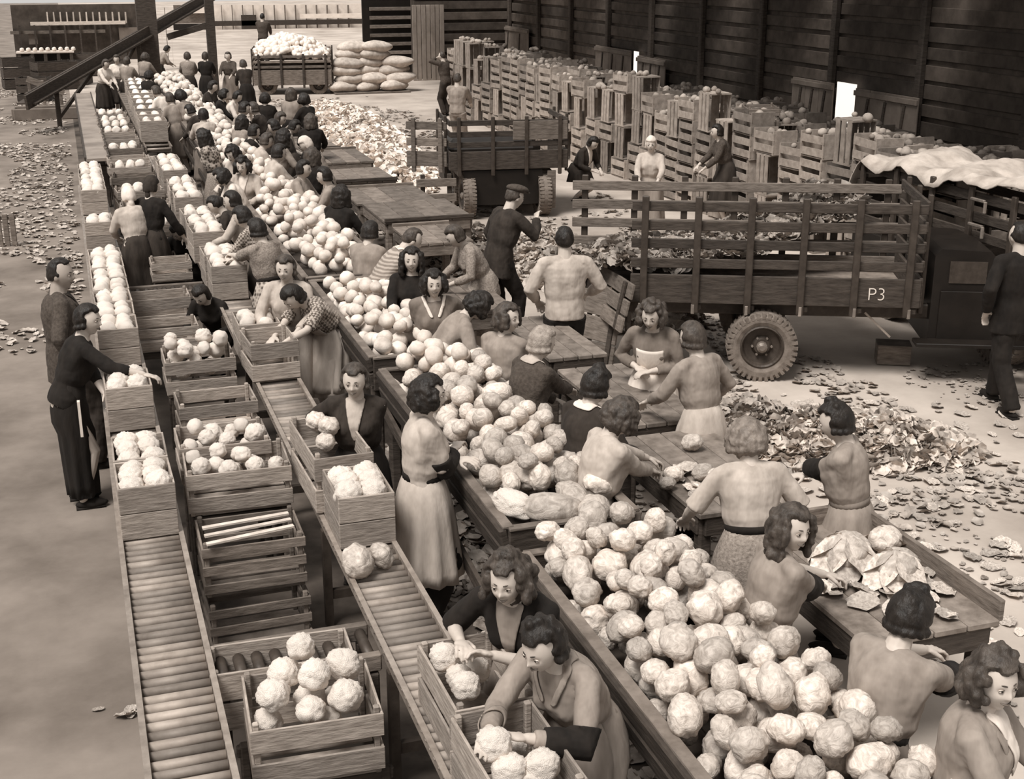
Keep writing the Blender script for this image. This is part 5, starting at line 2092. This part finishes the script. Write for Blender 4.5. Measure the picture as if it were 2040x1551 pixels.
    if False:
        for s in (-1, 1):
            c_ = MB()
            pts = [chest+R2 @ Vector((s*0.005*S, -0.066*S, 0.20*S)), chest+R2 @ Vector((s*0.06*S, -0.03*S, 0.20*S)), chest+R2 @ Vector((s*0.066*S, 0.03*S, 0.185*S)), chest+R2 @ Vector((s*0.045*S, 0.085*S, 0.135*S)), chest+R2 @ Vector((s*0.008*S, 0.125*S, 0.07*S))]
            c_.tube(pts, [0.010*S, 0.016*S, 0.02*S, 0.02*S, 0.008*S], 8, flat=0.5)
            c_.build('collar', CLOTH[collar], root, True)
    if False:
        c_ = MB()
        c_.loft([[chest+R2 @ Vector((x*S, (0.133-0.5*abs(x))*S, zz*S)) for x in (-w_, 0, w_)]+[chest+R2 @ Vector((x*S, 0.09*S, zz*S)) for x in (w_, 0, -w_)] for zz, w_ in ((-0.10, 0.012), (0.0, 0.03), (0.09, 0.05), (0.15, 0.055))])
        c_.build('shirt_front', CLOTH[vneck], root, True)
    if jacket:
        for s in (-1, 1):
            c_ = MB()
            c_.tube([chest+R2 @ Vector((s*0.055*S, 0.03*S, 0.19*S)), chest+R2 @ Vector((s*0.062*S, 0.115*S, 0.10*S)), chest+R2 @ Vector((s*0.03*S, 0.165*S, -0.04*S))], [0.012*S, 0.028*S, 0.008*S], 8, flat=0.35)
            c_.build('lapel', tm, root, True)
    # ---- lower garment
    if bottom == 'skirt':
        hm = 0.36 if hem is None else hem
        sk_ = MB()
        fc = (Vector((feet[0][0]+feet[1][0], feet[0][1]+feet[1][1], 0)))*0.5*S
        rings = []
        nr = 9
        ph = pq.uniform(0, 6)
        wz = waistp.z
        for i in range(nr+1):
            f = i/nr
            if f < 0.001:
                c, rx, ry = waistp, 0.140*S, 0.114*S
            else:
                zz = wz*(1-f)+hm*S*f
                c = waistp.lerp(Vector((fc.x, fc.y+0.01, hm*S)), min(1, f*1.0))
                hipm = math.sin(min(1, f/0.32)*math.pi/2)
                rx = (0.14+0.055*hipm+0.055*f*flare)*S
                ry = (0.112+0.04*hipm+0.07*f*flare)*S
                if f < 0.4:
                    c = c.lerp(hip+(c-hip)*1.0, 0.0)+(hip-waistp.lerp(Vector((fc.x, fc.y, hm*S)), 0.25))*hipm*(1-f)*0.8
                c.z = zz
            pl = 0.09*f
            Mx = Matrix.Identity(3) if f > 0.2 else Rl
            rings.append(ring(c, rx, ry, Mx, 44, lambda a, pl=pl, ph=ph, f=f: 1+pl*math.sin(9*a+ph+1.3*math.sin(2*a+sd))+0.03*f*math.sin(4*a+sd)))
        sk_.loft(rings)
        so_ = sk_.build('skirt', CLOTH[skirt], root, True)
    if bottom != 'skirt' or under:
        tr = MB()
        for hp, k, an in legs:
            tr.tube([hp+Vector((0, 0, 0.04*S)), hp.lerp(k, 0.5), k, k.lerp(an, 0.5), an+Vector((0, 0.0, -0.01*S))], [0.108*S, 0.09*S, 0.078*S, 0.074*S, 0.072*S], 12)
        tr.loft([ring(hip+Rl @ Vector((0, 0, zz*S)), rx*S, ry*S, Rl, 16) for zz, rx, ry in ((-0.08, 0.12, 0.10), (0, 0.165, 0.122), (0.08, 0.148, 0.108), (0.13, 0.125, 0.09))])
        tro = tr.build('trousers', CLOTH[under or skirt], root)
        remesh(tro, max(vox, 0.011), 2, 0.025, 0.1)
    for (hp, k, an), s in zip(legs, (-1, 1)):
        s_ = MB()
        s_.ell((an.x, an.y+0.06*S, 0.035), (0.046*S, 0.125*S, 0.04), 12, 8)
        s_.box((an.x, an.y+0.05*S, 0.009), (0.075*S, 0.22*S, 0.018))
        s_.build('shoe', CLOTH['black'], root, True)
    if belt:
        bl = MB()
        bl.loft([ring(waistp+Rl @ Vector((0, 0, zz*S)), 0.146*S, 0.122*S, Rl, 24) for zz in (-0.022, 0.022)])
        bl.build('belt', CLOTH[belt], root, True)
    if apron:
        hm = (0.42 if hem is None else hem+0.06)
        for part, (za, zb, am) in (('apron', (0.0, 1.0, 1.15)),)+((('apron_bib', (0, 1, 0.75)),) if bib else ()):
            a_ = MB()
            vs, fs = [], []
            nr, nc = 10, 17
            for i in range(nr+1):
                f = i/nr
                for j in range(nc):
                    a = (j/(nc-1)*2-1)*am
                    if part == 'apron':
                        c = waistp.lerp(Vector((0, 0.0, hm*S)), f)
                        hipm = math.sin(min(1, f/0.32)*math.pi/2)
                        rx = (0.152+0.058*hipm+0.06*f)*S
                        ry = (0.128+0.052*hipm+0.075*f)*S
                        c += (hip-waistp.lerp(Vector((0, 0, hm*S)), 0.25))*hipm*(1-f)*0.8
                        c.z = waistp.z*(1-f)+hm*S*f
                        k = 1+0.05*f*math.sin(8*a+sd)
                        vs.append(c+Vector((math.sin(a)*rx*k, math.cos(a)*ry*k, 0)))
                    else:
                        q_ = waistp.lerp(chest+R2 @ Vector((0, 0.02*S, 0.06*S)), f)
                        vs.append(q_+R2 @ Vector((math.sin(a)*0.165*S, (math.cos(a)*0.140+0.018*math.sin(f*2.8))*S, 0)))
            for i in range(nr):
                for j in range(nc-1):
                    q_ = i*nc+j
                    fs.append((q_, q_+1, q_+nc+1, q_+nc))
            a_.add(vs, fs)
            ao = a_.build(part, CLOTH[apron], root, True)
            m_ = ao.modifiers.new('th', 'SOLIDIFY')
            m_.thickness = 0.008
            m_.offset = 1
    return root


W_ = person
# hand targets: (px, py, z) in the survey of the photograph, or local metres (x right, y forward, z up)
FH = [(-0.14, 0.42, 0.98), (0.14, 0.42, 0.98)]
FL = [(-0.12, 0.40, 0.88), (0.12, 0.44, 0.90)]
# --- nearest
W_('young curly-haired woman in a black cardigan smiling over her slatted crate', (1010, 1152), 205, h=1.64, lean=22, stoop=8, nod=-4, look=-6, hands=[(905, 1300, 1.10), (962, 1322, 1.08)][::-1], top='black', vneck='mid', skirt='mid', sleeve=0.72, hair='curly', hc=M_HB, detail=3, apron='mid')
W_('dark-haired woman in a grey smock lifting a white head from the nearest crate', (1080, 1285), 222, h=1.60, lean=24, stoop=8, nod=6, hands=[(1030, 1490, 1.08), (962, 1480, 1.10)], top='mid', skirt='mid', sleeve=0.95, hair='up', hc=M_HD, collar='mid', detail=3, apron='mid', guard='left')
W_('tall woman in a pale overall with arms folded, black apron band hanging at her side', (856, 785), 62, h=1.66, turn=12, look=20, lean=2, hands=[(0.10, 0.24, 1.06), (-0.06, 0.27, 1.09)], top='light', skirt='light', sleeve=0.5, hair='bob', hc=M_HD, belt='black', guard='both', detail=3, hem=0.36, under='black')
W_('smiling older woman in a dark dress standing behind the half-filled crate', (706, 758), 183, h=1.56, lean=6, nod=2, hands=[(688, 872, 1.0), (660, 880, 0.98)][::-1], top='dark', skirt='black', sleeve=0.78, hair='short', hc=M_HB, vneck='light', detail=3, glass=True)
W_('woman in a pale dungaree overall bending into a slatted crate', (583, 592), 225, h=1.60, lean=30, stoop=16, nod=26, hands=[(560, 690, 0.98), (540, 680, 0.98)], top='check', skirt='light', sleeve=0.45, hair='short', hc=M_HD, apron='light', bib=True, detail=2)
W_('woman with swept-back hair peering out behind the one in the pale dungaree overall', (568, 535), 185, h=1.62, lean=8, hands=FH, top='light', skirt='light', sleeve=0.9, hair='short', hc=M_HB, detail=2)
W_('stout woman in a patterned smock and print skirt at the right conveyor', (511, 458), 305, h=1.60, lean=10, nod=16, hands=[(448, 512, 1.12), (455, 520, 1.12)], top='tweed', skirt='floral', belt='black', sleeve=0.5, hair='short', hc=M_HD, detail=2, hem=0.30)
W_('dark-haired woman with bowed head left of the woman in the print skirt', (482, 432), 285, h=1.60, lean=14, nod=22, hands=[(440, 500, 1.08), (450, 505, 1.08)], top='check', skirt='dark', sleeve=0.9, hair='short', hc=M_HD, detail=1)
W_('woman in a light blouse beside the dark-haired pair at the right conveyor', (462, 400), 268, h=1.58, lean=8, nod=10, hands=FH, top='light', skirt='grey', sleeve=0.9, hair='short', hc=M_HD, detail=1)
W_('woman in a pale headscarf tie bending low over boxes on the right conveyor', (428, 408), 262, h=1.5, lean=28, nod=20, hands=FL, top='dark', skirt='dark', sleeve=0.8, hair='bun', hc=M_HD, detail=1, hem=0.3)
W_('woman in a white blouse bending at the right conveyor before the large print dress', (440, 352), 250, h=1.58, lean=24, nod=18, hands=FL, top='white', skirt='dark', sleeve=0.5, hair='bob', hc=M_HD, detail=1)
W_('laughing woman with dark hair and light smock facing the camera at the heap', (483, 330), 190, h=1.60, lean=10, nod=8, hands=FH, top='light', skirt='mid', sleeve=0.9, hair='curly', hc=M_HD, detail=1, vneck='white')
W_('woman with thick black hair leaning over the heap behind the laughing woman', (463, 306), 215, h=1.60, lean=16, nod=20, hands=FH, top='light', skirt='dark', sleeve=0.9, hair='curly', hc=M_HD, detail=1)
W_('large woman in a print dress reaching left across a box with both arms', (404, 272), 275, h=1.66, lean=12, nod=10, hands=[(352, 288, 1.12), (350, 296, 1.10)], top='floral', skirt='tweed', sleeve=0.4, hair='long', hc=M_HD, detail=1, hem=0.25, belt='black')
W_('woman in a dark dress and headscarf standing in the middle lane, seen from behind', (302, 372), 20, h=1.60, lean=6, nod=12, side=-3, hands=[(-0.30, 0.12, 0.78), (0.34, 0.2, 0.85)], top='black', skirt='dark', sleeve=0.9, hair=None, kerchief='dark', detail=2, hem=0.22)
W_('woman carrying a pale bundle beside the one in the dark headscarf', (256, 392), 330, h=1.52, lean=14, nod=20, hands=[(-0.15, 0.35, 0.9), (0.15, 0.35, 0.9)], top='light', skirt='dark', sleeve=0.9, hair=None, kerchief='white', detail=1, hem=0.25)
W_('crouching worker in black between the cross conveyor and the right conveyor', (400, 588), 200, h=1.5, crouch=0.38, lean=34, nod=24, hands=FL, top='black', skirt='black', bottom='trousers', hair='short', hc=M_HD, detail=1)
W_('worker in black bending below the dark-skirted group, middle lane', (352, 462), 195, h=1.5, crouch=0.36, lean=34, nod=24, hands=FL, top='black', skirt='black', bottom='trousers', hair='short', hc=M_HD, detail=1)
# --- left aisle
W_('man in a dark tweed jacket and dark trousers standing in the bare aisle', (122, 546), 66, h=1.76, fem=False, look=30, hands=[None, (-0.02, 0.10, 0.85)][::-1], top='suit', jacket=True, skirt='dark', bottom='trousers', hair='man', hc=M_HD, skin=M_SKINT, vneck='dark', detail=2, feet=((-0.13, 0, 0), (0.12, 0.16, 0)))
W_('dark-haired woman in black reaching over the left conveyor, white cloth at her hip', (176, 636), 70, h=1.62, lean=20, nod=-4, look=28, hands=[(0.18, 0.26, 0.86), (300, 752, 1.08)], top='black', skirt='black', sleeve=0.78, hair='short', hc=M_HD, detail=3, hem=0.10, flare=-0.5, apron=None, feet=((-0.08, -0.02, 0), (0.12, 0.02, 0)))
# --- between the troughs and the tables, front to back
W_('woman in a pale smock trimming at the table end, facing right, seen in profile', (1240, 828), 68, h=1.60, lean=14, nod=18, hands=[(1318, 925, 0.98), (1310, 945, 0.98)], top='light', skirt='grey', sleeve=0.92, hair='bob', hc=M_HB, detail=3, hem=0.3)
W_('dark curly-haired woman in a dark jumper with white collar, back to the camera', (1190, 768), 48, h=1.60, lean=12, nod=14, hands=FH, top='dark', skirt='black', sleeve=1.0, hair='up', hc=M_HD, collar='white', detail=2)
W_('fair-haired worker in a dark jumper stretching an arm across the long table', (1081, 682), 55, h=1.62, lean=14, nod=12, hands=[(-0.1, 0.4, 0.95), (1160, 792, 0.92)], top='suit', skirt='black', sleeve=1.0, hair='short', hc=M_HG, collar='light', detail=2)
W_('young woman in a light jacket turning her face back over her shoulder', (1012, 632), 25, h=1.58, look=88, turn=10, lean=3, hands=FH, top='mid', skirt='black', sleeve=1.0, hair='bob', hc=M_HB, detail=2)
W_('dark-haired woman bending right with a black waistband, arms down', (956, 608), 78, h=1.62, lean=36, nod=26, hands=FL, top='mid', skirt='dark', belt='black', sleeve=0.5, hair='bob', hc=M_HD, detail=2)
W_('smiling woman in a grey dress with a scalloped white collar facing the camera', (864, 564), 170, h=1.60, lean=4, hands=[(905, 650, 1.0), (880, 655, 1.0)], top='grey', skirt='grey', sleeve=0.72, hair='bob', hc=M_HD, collar='white', detail=2)
W_('long-haired woman in black facing the camera behind the scalloped collar', (820, 517), 178, h=1.58, hands=FH, top='black', skirt='black', sleeve=1.0, hair='long', hc=M_HD, detail=2)
W_('man in a striped shirt bending right, white collar showing', (822, 478), 74, h=1.66, fem=False, lean=38, nod=10, hands=FL, top='stripe', skirt='dark', bottom='trousers', sleeve=0.9, hair='man', hc=M_HB, collar='white', detail=2)
W_('worker in a mottled smock stooping at the boxes right of the striped shirt', (905, 470), 250, h=1.58, lean=30, nod=16, hands=FL, top='tweed', skirt='tweed', sleeve=0.9, hair='short', hc=M_HB, detail=1)
W_('woman with smooth black hair, two arms hanging, behind the striped shirt', (738, 462), 20, h=1.54, lean=8, nod=16, hands=FL, top='mid', skirt='dark', sleeve=0.4, hair='short', hc=M_HD, detail=1)
W_('woman in a plain black coat standing beside the board tables, back turned', (680, 388), 35, h=1.60, lean=8, hands=FH, top='black', skirt='black', sleeve=1.0, hair='long', hc=M_HD, detail=1, waist=False)
# --- beyond the tables, facing left
W_('woman in a white flowered apron trimming at the long table, facing the camera', (1298, 628), 200, h=1.58, lean=14, nod=10, hands=[(1290, 752, 0.98), (1268, 745, 0.98)], top='grey', skirt='white', sleeve=0.9, hair='curly', hc=M_HB, apron='white', bib=True, detail=2)
W_('worker in a pale jumper with brown hair, back turned, near the truck wheel', (1378, 672), 322, h=1.60, lean=10, nod=8, hands=[(-0.2, 0.4, 0.95), (0.30, 0.22, 0.9)], top='mid', skirt='light', sleeve=0.9, hair='short', hc=M_HB, detail=2)
W_('dark-haired woman in a short-sleeved grey dress at the far side of the second table', (1663, 838), 292, h=1.60, lean=8, nod=14, hands=[(1572, 935, 1.0), (1590, 955, 1.02)], top='mid', skirt='mid', sleeve=0.42, hair='up', hc=M_HD, guard='left', detail=3, belt='grey')
W_('fair-haired woman in a pale blouse and speckled skirt seen from behind', (1487, 872), 352, h=1.62, lean=12, nod=14, hands=[(-0.32, 0.30, 0.92), (0.30, 0.22, 0.88)], top='light', skirt='tweed', sleeve=0.62, hair='bob', hc=M_HL, belt='black', detail=3, hem=0.32)
W_('young woman with long dark hair turning to look at the camera, black sleeve guards', (1578, 1050), 66, h=1.58, look=72, turn=10, lean=10, nod=2, hands=[(1655, 1150, 1.02), (1640, 1170, 0.98)], top='mid', skirt='grey', sleeve=0.42, hair='long', hc=M_HB, guard='right', belt='grey', detail=3, hem=0.25)
W_('dark-haired woman in a grey top with black belt, back to the camera, lower right', (1815, 1228), 48, h=1.60, lean=16, nod=18, hands=[(1915, 1300, 1.0), (1925, 1330, 0.98)], top='mid', skirt='grey', sleeve=0.5, hair='up', hc=M_HD, belt='black', guard='right', detail=3, hem=0.3)
W_('wavy-haired woman in a grey jacket looking at the camera from the lower right corner', (1982, 1352), 120, h=1.60, look=42, lean=4, hands=FH, top='mid', jacket=True, skirt='mid', sleeve=1.0, hair='curly', hc=M_HB, vneck='white', detail=3)
# --- farther single figures
W_('man in a white shirt and dark trousers, back turned, by the leaf heap', (1124, 478), 352, h=1.72, fem=False, lean=3, hands=[(-0.22, 0.18, 0.9), (0.26, 0.25, 0.95)], top='light', skirt='black', bottom='trousers', sleeve=0.9, hair='man', hc=M_HD, detail=2)
W_('stooping man in a black suit leaning right with his feet apart in the leaves', (1026, 392), 60, h=1.74, fem=False, lean=8, stoop=9, nod=6, hands=[None, (0.1, 0.42, 1.25)], top='dark', jacket=True, skirt='black', bottom='trousers', sleeve=1.0, hair='man', hc=M_HB, headgear='cap', detail=2, step=0.30)
W_('person in a long dark coat walking out of frame at the right edge', (2030, 470), 340, h=1.76, fem=False, hands=None, top='black', jacket=True, skirt='black', bottom='trousers', hair='man', hc=M_HD, detail=1, step=0.45)
W_('person in a white headscarf standing before the long stack of crates', (1297, 288), 190, h=1.55, hands=FH, top='light', skirt='mid', sleeve=0.9, hair=None, kerchief='white', detail=1)
W_('worker in dark clothes with a white cloth bending by the long stack of crates', (1182, 285), 130, h=1.6, lean=30, crouch=0.36, nod=20, hands=FL, top='dark', skirt='dark', sleeve=0.9, hair='short', vneck='white', hc=M_HD, detail=1)
W_('worker bending down between the crate stack and the loaded truck', (1428, 262), 265, h=1.6, lean=16, hands=FL, top='suit', skirt='dark', sleeve=0.9, hair='short', hc=M_HD, detail=1)
W_('man in a grey overall beside the tallest crates beyond the empty truck', (912, 158), 20, h=1.68, fem=False, hands=FH, top='mid', skirt='mid', bottom='trousers', sleeve=0.9, hair='man', hc=M_HB, detail=1)
W_('man with a raised load walking past the tallest crates', (880, 112), 300, h=1.66, fem=False, lean=8, hands=[(-0.1, 0.25, 1.5), (0.1, 0.25, 1.5)], top='suit', skirt='dark', bottom='trousers', hair='man', hc=M_HB, detail=0)
W_('man in dark trousers standing on top of the far heaped truck', (523, 34), 10, h=1.66, fem=False, ground=0.58, hands=FL, top='suit', skirt='black', bottom='trousers', hair='man', hc=M_HD, detail=0)
# --- far rows: (px, py, face, lean, top, skirt, hair, label)
far = [
    (373, 112, 350, 4, 'tweed', 'dark', 'short', 'far worker in a speckled top with back turned against the bright yard'),
    (409, 112, 0, 2, 'black', 'black', 'short', 'far worker in black with back turned beside the dark post'),
    (454, 112, 185, 2, 'suit', 'grey', 'short', 'far woman facing the camera right of the dark post'),
    (333, 98, 60, 26, 'mid', 'dark', 'short', 'far worker in a light shirt bending right before the white boards'),
    (253, 122, 10, 4, 'mid', 'dark', 'short', 'far worker in a grey top, third from the left of the far row'),
    (289, 113, 20, 6, 'mid', 'black', 'bob', 'far worker with dark skirt, fourth from the left of the far row'),
    (232, 118, 170, 6, 'white', 'dark', 'short', 'far worker in white facing the camera, second from the left'),
    (211, 127, 120, 14, 'white', 'dark', 'short', 'far worker in white bending right, leftmost of the far row'),
    (297, 150, 30, 8, 'black', 'black', 'bob', 'broad far worker in black at the head of the far boxes'),
    (484, 128, 330, 12, 'dark', 'black', 'short', 'tall far worker in a dark coat near the top of the long heap'),
    (337, 196, 300, 14, 'mid', 'grey', 'short', 'far worker in grey bending left beside the heap, upper of a pair'),
    (359, 190, 300, 12, 'mid', 'grey', 'bob', 'far worker with a round hairdo beside the heap, right of a pair'),
    (378, 220, 285, 24, 'dark', 'grey', 'short', 'far worker in dark clothes bending left over a box'),
    (405, 229, 340, 6, 'light', 'grey', 'short', 'far dark-haired worker in a light top whose head shows against the heap'),
    (310, 182, 290, 20, 'white', 'black', 'short', 'far worker in white bending over the far boxes'),
    (425, 172, 100, 16, 'dark', 'black', 'short', 'far worker in dark clothes on the right bank, highest of the group'),
    (447, 188, 90, 12, 'black', 'black', 'bob', 'far worker in black on the right bank below the highest'),
    (474, 192, 95, 22, 'white', 'black', 'short', 'far worker in a white blouse bending right'),
    (488, 216, 75, 14, 'mid', 'dark', 'short', 'far worker in a grey top facing the far truck'),
    (528, 196, 355, 4, 'black', 'black', 'bob', 'far worker with a dark hat, back turned, before the far truck'),
    (505, 216, 280, 16, 'dark', 'black', 'short', 'far worker in dark clothes facing left before the far truck'),
    (580, 186, 10, 4, 'mid', 'black', 'long', 'far woman with long dark hair before the far truck, back turned'),
    (605, 198, 300, 6, 'black', 'black', 'bob', 'far woman in black with arms out, right of the long-haired one'),
    (619, 240, 0, 4, 'black', 'black', 'long', 'far slim woman in black beside the white offcut heap'),
    (559, 236, 95, 20, 'suit', 'dark', 'short', 'far worker in tweed bending right among the right bank'),
    (545, 252, 280, 24, 'dark', 'dark', 'short', 'far worker in dark clothes bending left among the right bank'),
    (483, 242, 40, 6, 'mid', 'black', 'long', 'far worker with long black hair beside the heap, back turned'),
    (507, 262, 60, 12, 'black', 'black', 'short', 'far worker in black beside the heap below the long-haired one'),
    (532, 280, 70, 16, 'light', 'mid', 'short', 'worker in a pale smock on the right bank, back rounded'),
    (566, 272, 60, 8, 'mid', 'black', 'long', 'worker with very long dark hair on the right bank'),
    (588, 252, 85, 26, 'white', 'light', 'short', 'worker in white bending right on the right bank'),
    (557, 304, 60, 12, 'light', 'mid', 'short', 'worker in a pale smock leaning over the edge of the heap'),
    (622, 310, 20, 4, 'black', 'black', 'long', 'slim worker in black behind the woman in the white kerchief'),
    (645, 350, 265, 10, 'mid', 'mid', 'short', 'worker in a grey smock above the woman in the black coat'),
]
for (px, py, fa, le, tp, sk, hr_, lab) in far:
    person(lab, (px, py), fa, h=1.56+0.04*(px % 3), lean=le, nod=le*0.7, hands=FH if le < 10 else FL, top=tp, skirt=sk, sleeve=0.9, hair=hr_, hc=[M_HD, M_HB, M_HD][px % 3], detail=0 if py < 200 else 1)
W_('woman in a white kerchief and grey smock bending at the edge of the long heap', (608, 288), 265, h=1.58, lean=26, nod=12, hands=FL, top='mid', skirt='mid', sleeve=0.9, hair=None, kerchief='white', detail=1)
W_('woman with a light apron at the mouth of the board tables', (606, 336), 100, h=1.58, lean=10, hands=FH, top='mid', skirt='light', sleeve=0.9, hair='short', hc=M_HD, detail=1)

# white folded cloth at the reaching woman's hip, bundle on the carrier's shoulder
o = MB()
o.box((0, 0, 0), (0.02, 0.05, 0.28))
oo = o.build('folded_cloth', CLOTH['white'], None, loc=P(154, 830, 0.78)+Vector((0.02, -0.05, 0)))
tag(oo, 'narrow white cloth hanging at the hip of the woman in black', 'cloth')

# evaluate the skin modifiers into plain meshes
dg = bpy.context.evaluated_depsgraph_get()
done = []
for o in BODIES:
    ev = o.evaluated_get(dg)
    me = bpy.data.meshes.new_from_object(ev)
    done.append((o, me))
for o, me in done:
    mt_ = o.data.materials[0]
    o.modifiers.clear()
    o.data = me
    if not me.materials:
        me.materials.append(mt_)
    me.polygons.foreach_set('use_smooth', [True]*len(me.polygons))


def patch(o, name, m, test, root, push=0.004):
    me = o.data
    idx, fs, vs = {}, [], []
    for p in me.polygons:
        if test(p.center):
            f = []
            for i in p.vertices:
                if i not in idx:
                    idx[i] = len(vs)
                    v = me.vertices[i]
                    vs.append(v.co+v.normal*push)
                f.append(idx[i])
            fs.append(f)
    if len(fs) < 4:
        return
    ec = {}
    for f in fs:
        for i in range(len(f)):
            e = tuple(sorted((f[i], f[(i+1) % len(f)])))
            ec[e] = ec.get(e, 0)+1
    nb = {}
    for (a_, b_), c_ in ec.items():
        if c_ == 1:
            nb.setdefault(a_, []).append(b_)
            nb.setdefault(b_, []).append(a_)
    for _ in range(8):
        new = {i: vs[i]*0.4+sum((vs[k] for k in n_), Vector())*(0.6/len(n_)) for i, n_ in nb.items()}
        for i, v in new.items():
            vs[i] = v
    q_ = MB()
    q_.add(vs, fs)
    po = q_.build(name, m, root, True)
    md = po.modifiers.new('th', 'SOLIDIFY')
    md.thickness = 0.006
    md.offset = 1


for (to, chest, R2_, S, vn, co, root) in GARM:
    Ri = R2_.transposed()
    if vn:
        def tst(p):
            q_ = Ri @ (p-chest)/S
            w_ = 0.012+0.052*(q_.z+0.07)/0.24
            return q_.y > 0.02 and -0.07 < q_.z < 0.19 and abs(q_.x) < w_
        patch(to, 'shirt_front', CLOTH[vn], tst, root)
    if co:
        def tst(p):
            q_ = Ri @ (p-chest)/S
            if q_.y > 0.0:
                w_ = 0.010+0.062*(q_.z-0.04)/0.14
                return 0.05 < q_.z < 0.22 and w_ < abs(q_.x) < w_+0.028
            return q_.z > 0.168 and abs(q_.x) < 0.085
        patch(to, 'collar', CLOTH[co], tst, root, 0.006)
print('PEOPLE', PN[0], 'faces', sum(len(m.polygons) for _, m in done))
